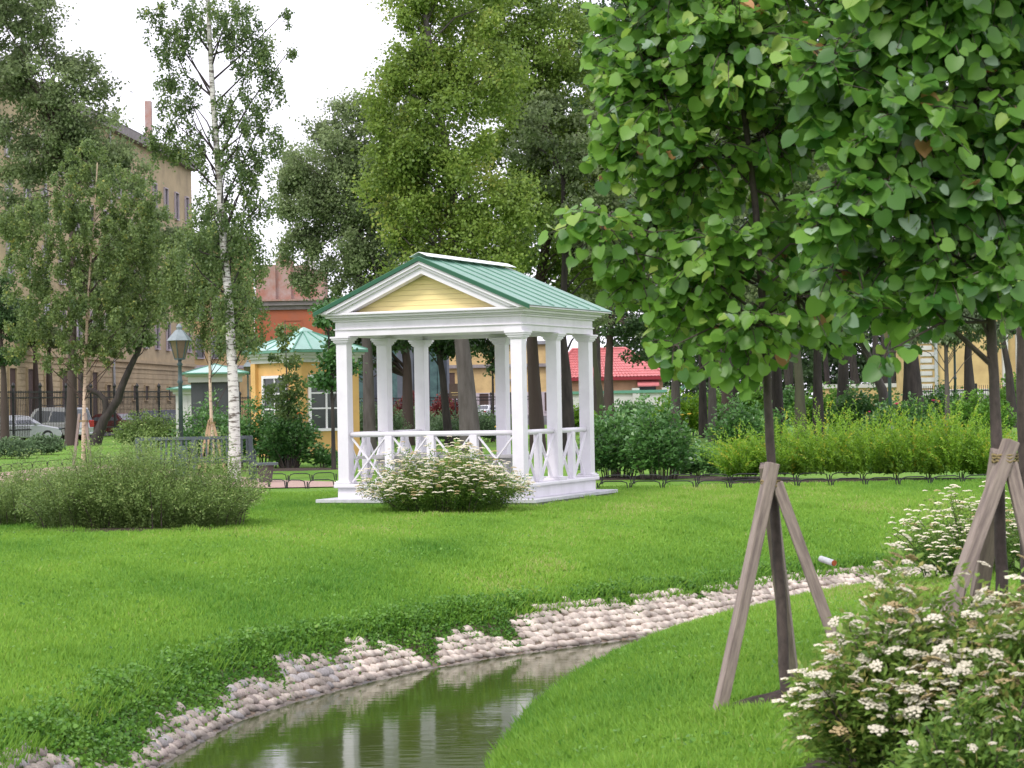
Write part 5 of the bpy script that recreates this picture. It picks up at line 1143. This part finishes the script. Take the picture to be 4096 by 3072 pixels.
# flowers on them
def blooms(name, label, spots, mat, parent_lab=None, group=None):
    for (u, v, Y, r, lb) in spots:
        p = pt(u, v, Y); th = thing(name, lb, 'flower', tuple(p), 0, group)
        mb = MB()
        for k in range(7):
            a_ = rng.uniform(0, 6.28); q = rng.uniform(0, .5) * r; mb.lathe([(r * .25, -r * .2 + q), (r * .5, q), (r * .2, r * .3 + q)], 7, (q * 1.3 * math.cos(a_), q * 1.3 * math.sin(a_)))
        mb.build('petals', mat, th); MB().tube([(0, 0, 0), (0, .02, -.35)], .008, 4).build('stem', M['bark_moss'], th)
blooms('rose_flower', None, [(3588, 1618, 75, .085, 'single crimson rose beside the lamp post'), (3733, 1604, 78, .07, 'left crimson rose of the pair before the railings'), (3755, 1607, 78, .07, 'right crimson rose of the pair before the railings'),
                             (3478, 1648, 75, .05, 'small pink rose low on the bush beneath the leaning tree'), (2695, 1655, 80, .05, 'small pink rose above the lilac bush right of the pavilion')], M['magenta'])
blooms('yellow_flower', None, [(2755, 1660, 75, .09, 'yellow flower cluster right of the lilac bushes'), (2728, 1662, 75, .07, 'orange-yellow flower cluster near the boundary wall'), (1988, 1712, 70, .1, 'yellow flower cluster beside the corner pavilion column')], M['yellow_fl'])
# planter with bright orange flowers
x_, y_ = gp(1150, 1800)
x_ = xat(1150, 58); y_ = 58.; th = thing('flower_planter', 'dark blue planter with glowing orange flowers half hidden before the yellow kiosk', 'planter', (x_, y_, 0))
MB().lathe([(.22, 0), (.30, .9), (.34, 1.28), (.30, 1.3)], 14).build('pot', M['navy'], th, True)
n_ = 260; Pq = unit(rnd(n_)) * rng.uniform(.3, 1, (n_, 1)) * (.42, .3, .09) + (0, 0, 1.42)
leaves('flowers', M['orange_fl'], ROUND, Pq, rnd(n_), rnd(n_) * .5 + (0, 0, 1), np.full(n_, .085), np.full(n_, .5), th)

# yellow-green hedge: arching fern-like shoots
def fern_hedge():
    segs = [(2960, 75, .80), (3120, 120, .95), (3300, 130, 1.15), (3480, 130, 1.1), (3650, 130, 1.1), (3820, 120, 1.2), (3950, 70, .9)]
    P = []; T_ = []; D_ = []; S_ = []
    x0, y0 = gp(3430, 1925); th = thing('spirea_hedge', 'yellow-green arching shrub hedge with orange tinged tips, behind the staked limes', 'hedge', (x0, y0, 0))
    for (u, wp, h) in segs:
        cx, cy = gp(u, 1922); rx = wp / F * cy
        for k in range(230):
            a_ = rng.uniform(0, 2 * np.pi); r_ = math.sqrt(rng.random()); b_ = np.array([cx + rx * .75 * r_ * math.cos(a_), cy + .6 * r_ * math.sin(a_), 0])
            up_ = h * (rng.uniform(.55, 1.12) if k % 7 else rng.uniform(1.1, 1.5)) * (1 - .25 * r_ * r_); ou = np.array([math.cos(a_) * r_, math.sin(a_) * r_ * .8 - .1, 0]) * rng.uniform(.25, .85)
            t = np.linspace(.15, 1, 34); q = b_ + ou * (t[:, None] ** 1.6) + np.stack([0 * t, 0 * t, up_ * (t * 1.45 - .45 * t ** 2.5)], 1)
            P.append(q); tn_ = np.gradient(q, axis=0); D_.append(tn_); T_.append(.5 + .4 * (t - .5) + rng.normal(0, .17)); S_.append(.10 * (1 - .55 * t))
    P = np.concatenate(P); T_ = np.concatenate(T_); D_ = unit(np.concatenate(D_)); S_ = np.concatenate(S_); n = len(P)
    o_ = unit(rnd(n)); o_ -= (o_ * D_).sum(1, keepdims=True) * D_; o_ = unit(o_)
    leaves('foliage', M['bush_lime'], LANCE, P - np.array([x0, y0, 0]), o_ + D_ * .9, rnd(n) * .6 + (0, -.2, .8), S_ * rng.uniform(.7, 1.3, n), T_ + rng.normal(0, .1, n), th)
fern_hedge()

# big fine-leaved bushes on the left, in front of the bench
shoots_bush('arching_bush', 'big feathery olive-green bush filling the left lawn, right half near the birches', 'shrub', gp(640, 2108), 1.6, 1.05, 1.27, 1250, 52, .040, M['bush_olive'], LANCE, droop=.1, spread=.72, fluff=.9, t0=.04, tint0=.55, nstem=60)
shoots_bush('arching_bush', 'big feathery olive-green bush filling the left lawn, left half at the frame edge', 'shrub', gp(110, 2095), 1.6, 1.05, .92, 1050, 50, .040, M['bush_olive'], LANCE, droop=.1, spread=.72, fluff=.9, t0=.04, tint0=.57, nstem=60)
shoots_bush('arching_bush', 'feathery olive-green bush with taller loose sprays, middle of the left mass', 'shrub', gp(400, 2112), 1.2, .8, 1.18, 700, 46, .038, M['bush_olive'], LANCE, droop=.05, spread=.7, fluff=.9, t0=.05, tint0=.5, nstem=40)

# white-flowering spireas
def flowerhead_mesh(r, mat, seed):
    rg = np.random.default_rng(seed); mb = MB()
    for k in range(15):
        a_ = 2.4 * k; q = r * .24 * math.sqrt(k); c = (q * math.cos(a_), q * math.sin(a_)); z = -q * q / r * .42 + rg.uniform(-.06, .06) * r
        s_ = r * rg.uniform(.2, .31); mb.lathe([(s_, z - s_ * .3), (s_ * .85, z + s_ * .25)], 5, c, rg.uniform(0, 1))
        V = mb.v[-5:]; 
    me = bpy.data.meshes.new('flower_head'); me.from_pydata(mb.v, [], mb.f); me.materials.append(mat); me.polygons.foreach_set('use_smooth', [True] * len(me.polygons)); return me
FH = [flowerhead_mesh(1.0, M['petal'] if k < 5 else M['petal_brown'], k) for k in range(8)]
def spirea(label, c, rx, ry, h, nsh, nl, ls, nfl, fr, single, brown=.25, tmpl=LANCE, tint0=.42):
    th, tip = shoots_bush('white_spirea', label, 'flowering shrub', c, rx, ry, h, nsh, nl, ls, M['spirea_leaf'], tmpl, droop=.15, spread=.6, fluff=.75, tint0=tint0, nstem=60, t0=.08)
    # flower heads sit on the shoot tips that face outwards
    w_ = tip[:, 2] / h - .9 * tip[:, 1] / ry + rng.uniform(0, .9, len(tip)); idx_ = np.argsort(-w_)[:nfl]
    P = tip[idx_] + rng.uniform(-.03, .03, (len(idx_), 3)) + (0, 0, .012 + fr * .3)
    if single:
        P = P[np.argsort(P[:, 1] - P[:, 2])]
        extra = MB()
        for p in P[300:]:
            me = FH[int(rng.integers(0, 5))]; s_ = fr * rng.uniform(.6, 1.3); extra.add([Vector((v.co.x * s_ + p[0], v.co.y * s_ + p[1], v.co.z * s_ * .8 + p[2])) for v in me.vertices], [tuple(q.vertices) for q in me.polygons])
        if len(P) > 300: tag(extra.build('flower_heads', M['petal'], th), kind='stuff')
        for p in P[:300]:
            o = bpy.data.objects.new('flower_head', FH[int(rng.integers(5, 8)) if rng.random() < brown else int(rng.integers(0, 5))]); COL.objects.link(o); o.parent = th
            o.location = p; s_ = fr * rng.uniform(.6, 1.35); o.scale = (s_, s_, s_ * .8); o.rotation_euler = (rng.normal(.25, .25), rng.normal(0, .25), rng.uniform(0, 6))
        return th
    mb = MB(); mb2 = MB()
    for p in P:
        me = FH[int(rng.integers(0, 5))]; s_ = fr * rng.uniform(.6, 1.3); V = [Vector((v.co.x * s_ + p[0], v.co.y * s_ + p[1], v.co.z * s_ * .8 + p[2])) for v in me.vertices]
        (mb2 if rng.random() < brown else mb).add(V, [tuple(q.vertices) for q in me.polygons])
    tag(mb.build('blossoms', M['petal'], th), kind='stuff'); tag(mb2.build('faded_blossoms', M['petal_brown'], th), kind='stuff'); return th
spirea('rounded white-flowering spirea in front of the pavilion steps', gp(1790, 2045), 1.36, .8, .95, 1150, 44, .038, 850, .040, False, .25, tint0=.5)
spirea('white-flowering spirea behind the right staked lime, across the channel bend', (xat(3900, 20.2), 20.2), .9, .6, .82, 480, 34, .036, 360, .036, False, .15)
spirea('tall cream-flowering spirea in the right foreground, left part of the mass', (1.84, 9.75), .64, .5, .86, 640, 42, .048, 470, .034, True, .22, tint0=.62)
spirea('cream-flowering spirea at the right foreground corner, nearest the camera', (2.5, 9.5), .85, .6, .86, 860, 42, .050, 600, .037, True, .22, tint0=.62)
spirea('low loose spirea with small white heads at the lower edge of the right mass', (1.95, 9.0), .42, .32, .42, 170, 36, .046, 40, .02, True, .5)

# ================================================================== FOREGROUND LIMES
LV, LF_ = heart()
def lime_mesh(mat, name, fold, tv):
    V = LV.copy(); V[:, 2] += np.abs(V[:, 0]) * fold; me = bpy.data.meshes.new(name); me.from_pydata([tuple(v) for v in V], [], [tuple(dict.fromkeys(f)) for f in LF_])
    a = me.attributes.new('tint', 'FLOAT', 'FACE'); a.data.foreach_set('value', [tv] * len(me.polygons)); me.materials.append(mat); me.polygons.foreach_set('use_smooth', [True] * len(me.polygons)); return me
LM = [lime_mesh(M['lime_leaf'], 'leaf', f, t) for f, t in ((.1, .15), (.45, .3), (-.1, .45), (.3, .6), (-.3, .8), (.55, .95), (.15, .7))] + [lime_mesh(M['lime_pale'], 'leaf', .2, .5), lime_mesh(M['lime_brown'], 'leaf', .5, .5)]
def lime(name, label, trunk, rad, Y, lobes_px, ntw, ls, seed, pale=.02, brown=.006, tint_shift=0.):
    rg = np.random.default_rng(seed); tp = [pt(u, v, Y) for u, v in trunk]; z0 = hz(tp[0][0], Y); tp[0][2] = z0 - .04; o_ = tp[0].copy(); o_[2] = z0
    th = thing(name, label, 'tree', tuple(o_)); tl = np.array([p - o_ for p in tp]); k = len(tp)
    # densify the trunk and make it slightly uneven
    dd = np.r_[0, np.cumsum(np.linalg.norm(np.diff(tl, axis=0), axis=1))]; ss = np.linspace(0, dd[-1], 40); tr = np.stack([np.interp(ss, dd, tl[:, j]) for j in range(3)], 1)
    rr_ = rad * np.interp(ss, [0, .08, dd[-1]], [1.25, 1, .4]) * (1 + rg.normal(0, .025, 40)); tr[:, 0] += rg.normal(0, .002, 40)
    MB().tube(tr, rr_, 14, cap=False).build('trunk', M['bark_y'], th, True)
    zs = tl[:, 2]; vol = np.array([l[2] ** 2 for l in lobes_px], float); ns_ = np.maximum(2, (ntw * vol / vol.sum()).astype(int))
    P = []; U_ = []; T_ = []; br = MB(); tw = MB()
    for (u, v, r_), m_ in zip(lobes_px, ns_):
        c = pt(u, v, Y + rg.uniform(-.25, .25)) - o_; r = r_ / F * Y
        a_z = max(c[2] - .35 * abs(c[0] - np.interp(c[2], zs, tl[:, 0])) - .15, (1560 and pt(3000, 1500, Y)[2] - o_[2])); a_z = min(a_z, zs[-1]); a_ = np.array([np.interp(a_z, zs, tl[:, 0]), np.interp(a_z, zs, tl[:, 1]), a_z])
        a_z = min(a_z + rg.uniform(0, .45), zs[-1]); a_ = np.array([np.interp(a_z, zs, tl[:, 0]), np.interp(a_z, zs, tl[:, 1]), a_z]); m1 = a_ + (c - a_) * .5 + (rg.normal(0, .03), 0, rg.uniform(.03, .14)); br.tube([a_, m1, c], [rad * .30, rad * .2, rad * .1], 7, cap=False)
        for i in range(m_):
            d = unit(rg.normal(size=(1, 3)) + (unit((c - a_)[None]) * .55))[0]; st = c + d * r * rg.uniform(.05, .6); L = r * rg.uniform(.3, .62) + .05
            dirn = unit((d + (0, 0, -.12) + rg.normal(0, .25, 3))[None])[0]; e_ = st + dirn * L + np.array([0, 0, -.18 * L])
            if i % 2 == 0: br.tube([c, (c + st) / 2 + rg.normal(0, .02, 3), st], [rad * .13, .006, .004], 5, cap=False)
            tw.tube([st, (st + e_) / 2 + (0, 0, .05 * L), e_], [.004, .003, .0018], 4, cap=False)
            nlv = max(4, int(L / (ls * .42))); side = np.cross(dirn, (0, 0, 1.)); side /= max(1e-6, np.linalg.norm(side)); tt = rg.normal(0, .12)
            for j in range(nlv):
                t = (j + .6) / nlv; q = st + (e_ - st) * t + np.array([0, 0, .05 * L * 4 * t * (1 - t)]); sg = 1 if j % 2 else -1
                uu = side * sg * .7 + dirn * .45 + np.array([0, 0, -.6]) + rg.normal(0, .35, 3)
                pe = q + unit(uu[None])[0] * ls * .35
                P.append(pe); U_.append(uu); T_.append(.5 + tt * 1.3 + rg.normal(0, .2) + tint_shift)
    P = np.array(P); U_ = np.array(U_); T_ = np.array(T_); n = len(P)
    N = rg.normal(0, .42, (n, 3)) + (0, -.6, .75); sc = ls * rg.uniform(.55, 1.35, n)
    # nearest 300 leaves in view become objects of their own
    world = P + o_; score = world[:, 1] + rg.uniform(0, .5, n); uu_ = world[:, 0] / world[:, 1] * F + 2048; vv_ = 1612 - (world[:, 2] - EYE) / world[:, 1] * F
    score[(uu_ < 0) | (uu_ > 4096) | (vv_ < 0)] += 99; order = np.argsort(score); near = order[:300]; rest = order[300:]
    Un = unit(U_); Nn = N - (N * Un).sum(1, keepdims=True) * Un; Nn = unit(Nn); Xn = np.cross(Un, Nn)
    for i in near:
        x_ = rg.random(); me = LM[7] if x_ < pale * 2 else LM[8] if x_ < pale * 2 + brown * 2 else LM[int(np.clip(round((T_[i] - .2) * 8), 0, 6))]
        ob = bpy.data.objects.new('leaf', me); COL.objects.link(ob); ob.parent = th; s_ = sc[i]
        ob.matrix_local = Matrix(((Xn[i][0] * s_, Un[i][0] * s_, Nn[i][0] * s_, P[i][0]), (Xn[i][1] * s_, Un[i][1] * s_, Nn[i][1] * s_, P[i][1]), (Xn[i][2] * s_, Un[i][2] * s_, Nn[i][2] * s_, P[i][2]), (0, 0, 0, 1)))
    T9 = np.array([list(f) if len(f) == 4 else list(f) for f in LF_]); Ft = []
    for f in LF_:
        f = tuple(dict.fromkeys(f))
        for j in range(1, len(f) - 1): Ft.append((f[0], f[j], f[j + 1]))
    x_ = rg.random(len(rest)); mp_ = x_ < pale; mbm = (x_ >= pale) & (x_ < pale + brown); mg = ~(mp_ | mbm)
    for nm, mt, mk in (('foliage', M['lime_leaf'], mg), ('pale_leaves', M['lime_pale'], mp_), ('dry_leaves', M['lime_brown'], mbm)):
        ii = rest[mk]
        if len(ii): tag(leaves(nm, mt, (LV, np.array(Ft)), P[ii], U_[ii], N[ii], sc[ii], T_[ii], th), kind='stuff')
    br.build('branches', M['bark_y'], th, True); tw.build('twigs', M['bark_y'], th)
    return th
lime('lime_tree', 'young staked lime in the middle right foreground, crown reaching the pavilion roof', [(3142, 2741), (3125, 2400), (3105, 2150), (3085, 1850), (3075, 1650), (3062, 1450), (3045, 1150), (3017, 776), (2968, 380), (2950, -50), (2945, -350)], .033, 12.59,
     [(2560, 120, 220), (2700, -60, 260), (2500, 330, 150), (2650, 380, 260), (2950, 200, 320), (2560, 600, 190), (2800, 640, 280), (3050, 560, 280), (2420, 880, 150), (2290, 900, 90), (2640, 900, 230), (2900, 980, 260), (3150, 900, 250), (2560, 1110, 170), (2760, 1230, 190), (2990, 1290, 190), (2700, 1380, 90), (2880, 1440, 90), (3180, 1180, 200), (3290, 1300, 120), (3000, -150, 350), (3250, 330, 260), (2400, 180, 60), (2480, 1000, 110), (3050, 1420, 80), (2740, 1420, 60), (3360, 980, 200), (2880, -300, 400), (3420, 150, 240), (3400, 600, 220), (3330, -50, 240)], 1450, .072, 5)
lime('lime_tree', 'young staked lime at far right with larger dark leaves and pale undersides', [(4010, 2800), (4008, 2400), (4000, 2050), (3985, 1700), (3972, 1450), (3960, 1200), (3945, 800), (3935, 300), (3930, -200), (3925, -500)], .036, 11.2,
     [(3560, 150, 260), (3800, 60, 300), (4050, 150, 300), (3420, 420, 220), (3650, 480, 280), (3900, 420, 280), (4120, 520, 240), (3480, 720, 220), (3700, 800, 260), (3950, 760, 260), (4130, 850, 200), (3560, 1020, 200), (3780, 1080, 200), (3980, 1080, 180), (4110, 1150, 140), (3480, 1230, 120), (3640, 1280, 110), (3560, 1400, 70), (3830, 1260, 90), (3700, -200, 400), (4050, -200, 400), (3330, 250, 180), (3350, 850, 160), (3330, 1080, 120)], 1150, .084, 9, pale=.05, tint_shift=-.2)
lime('lime_tree', 'third lime trunk in shade cut off by the right edge', [(4120, 2500), (4105, 2200), (4092, 1900), (4085, 1600), (4083, 1250), (4080, 800)], .045, 13.6, [(4200, 700, 250), (4180, 300, 300), (4230, 1000, 200)], 120, .09, 12)
stakes('tree_stakes', 'three grey wooden stakes tied with rope round the middle lime', 12.5, [((2893, 2775), (3090, 1852)), ((3330, 2540), (3108, 1930)), ((3122, 2330), (3066, 1860))], .082, M['stake'], [(3082, 1937, .055)], dy=[-.1, -.02, .45])
stakes('tree_stakes', 'three weathered wooden stakes tied with rope round the right-hand lime', 11.1, [((3690, 2750), (4045, 1762)), ((4190, 2500), (4040, 1850)), ((3900, 2500), (4000, 1800))], .086, M['stake'], [(4020, 1835, .065)], dy=[-.1, -.02, .5])

# young trees in front of the yellow kiosk and by the pavilion
tree('young_oak', 'young oak with drooping leaves hiding the right side of the yellow kiosk', [(1335, 1850), (1330, 1600), (1318, 1420), (1310, 1250)], .05, [(1320, 1400, 70, 80), (1290, 1500, 50, 40), (1350, 1270, 75, 80), (1375, 1480, 60, 90)], 54, 5200, .11, M['lilac_leaf'], M['bark'], limbs=22, clump=.28, tint0=.3, depth=1)
tree('slim_tree', 'slim feathery young tree standing before the yellow kiosk window', [(1152, 1850), (1150, 1650), (1145, 1450), (1140, 1280)], .03, [(1140, 1320, 45, 60), (1135, 1440, 60, 50), (1120, 1560, 70, 60), (1180, 1540, 50, 60), (1150, 1640, 60, 40)], 56, 2600, .09, M['birch_leaf'], M['bark_gr'], limbs=22, clump=.2, tint0=.4, depth=1)
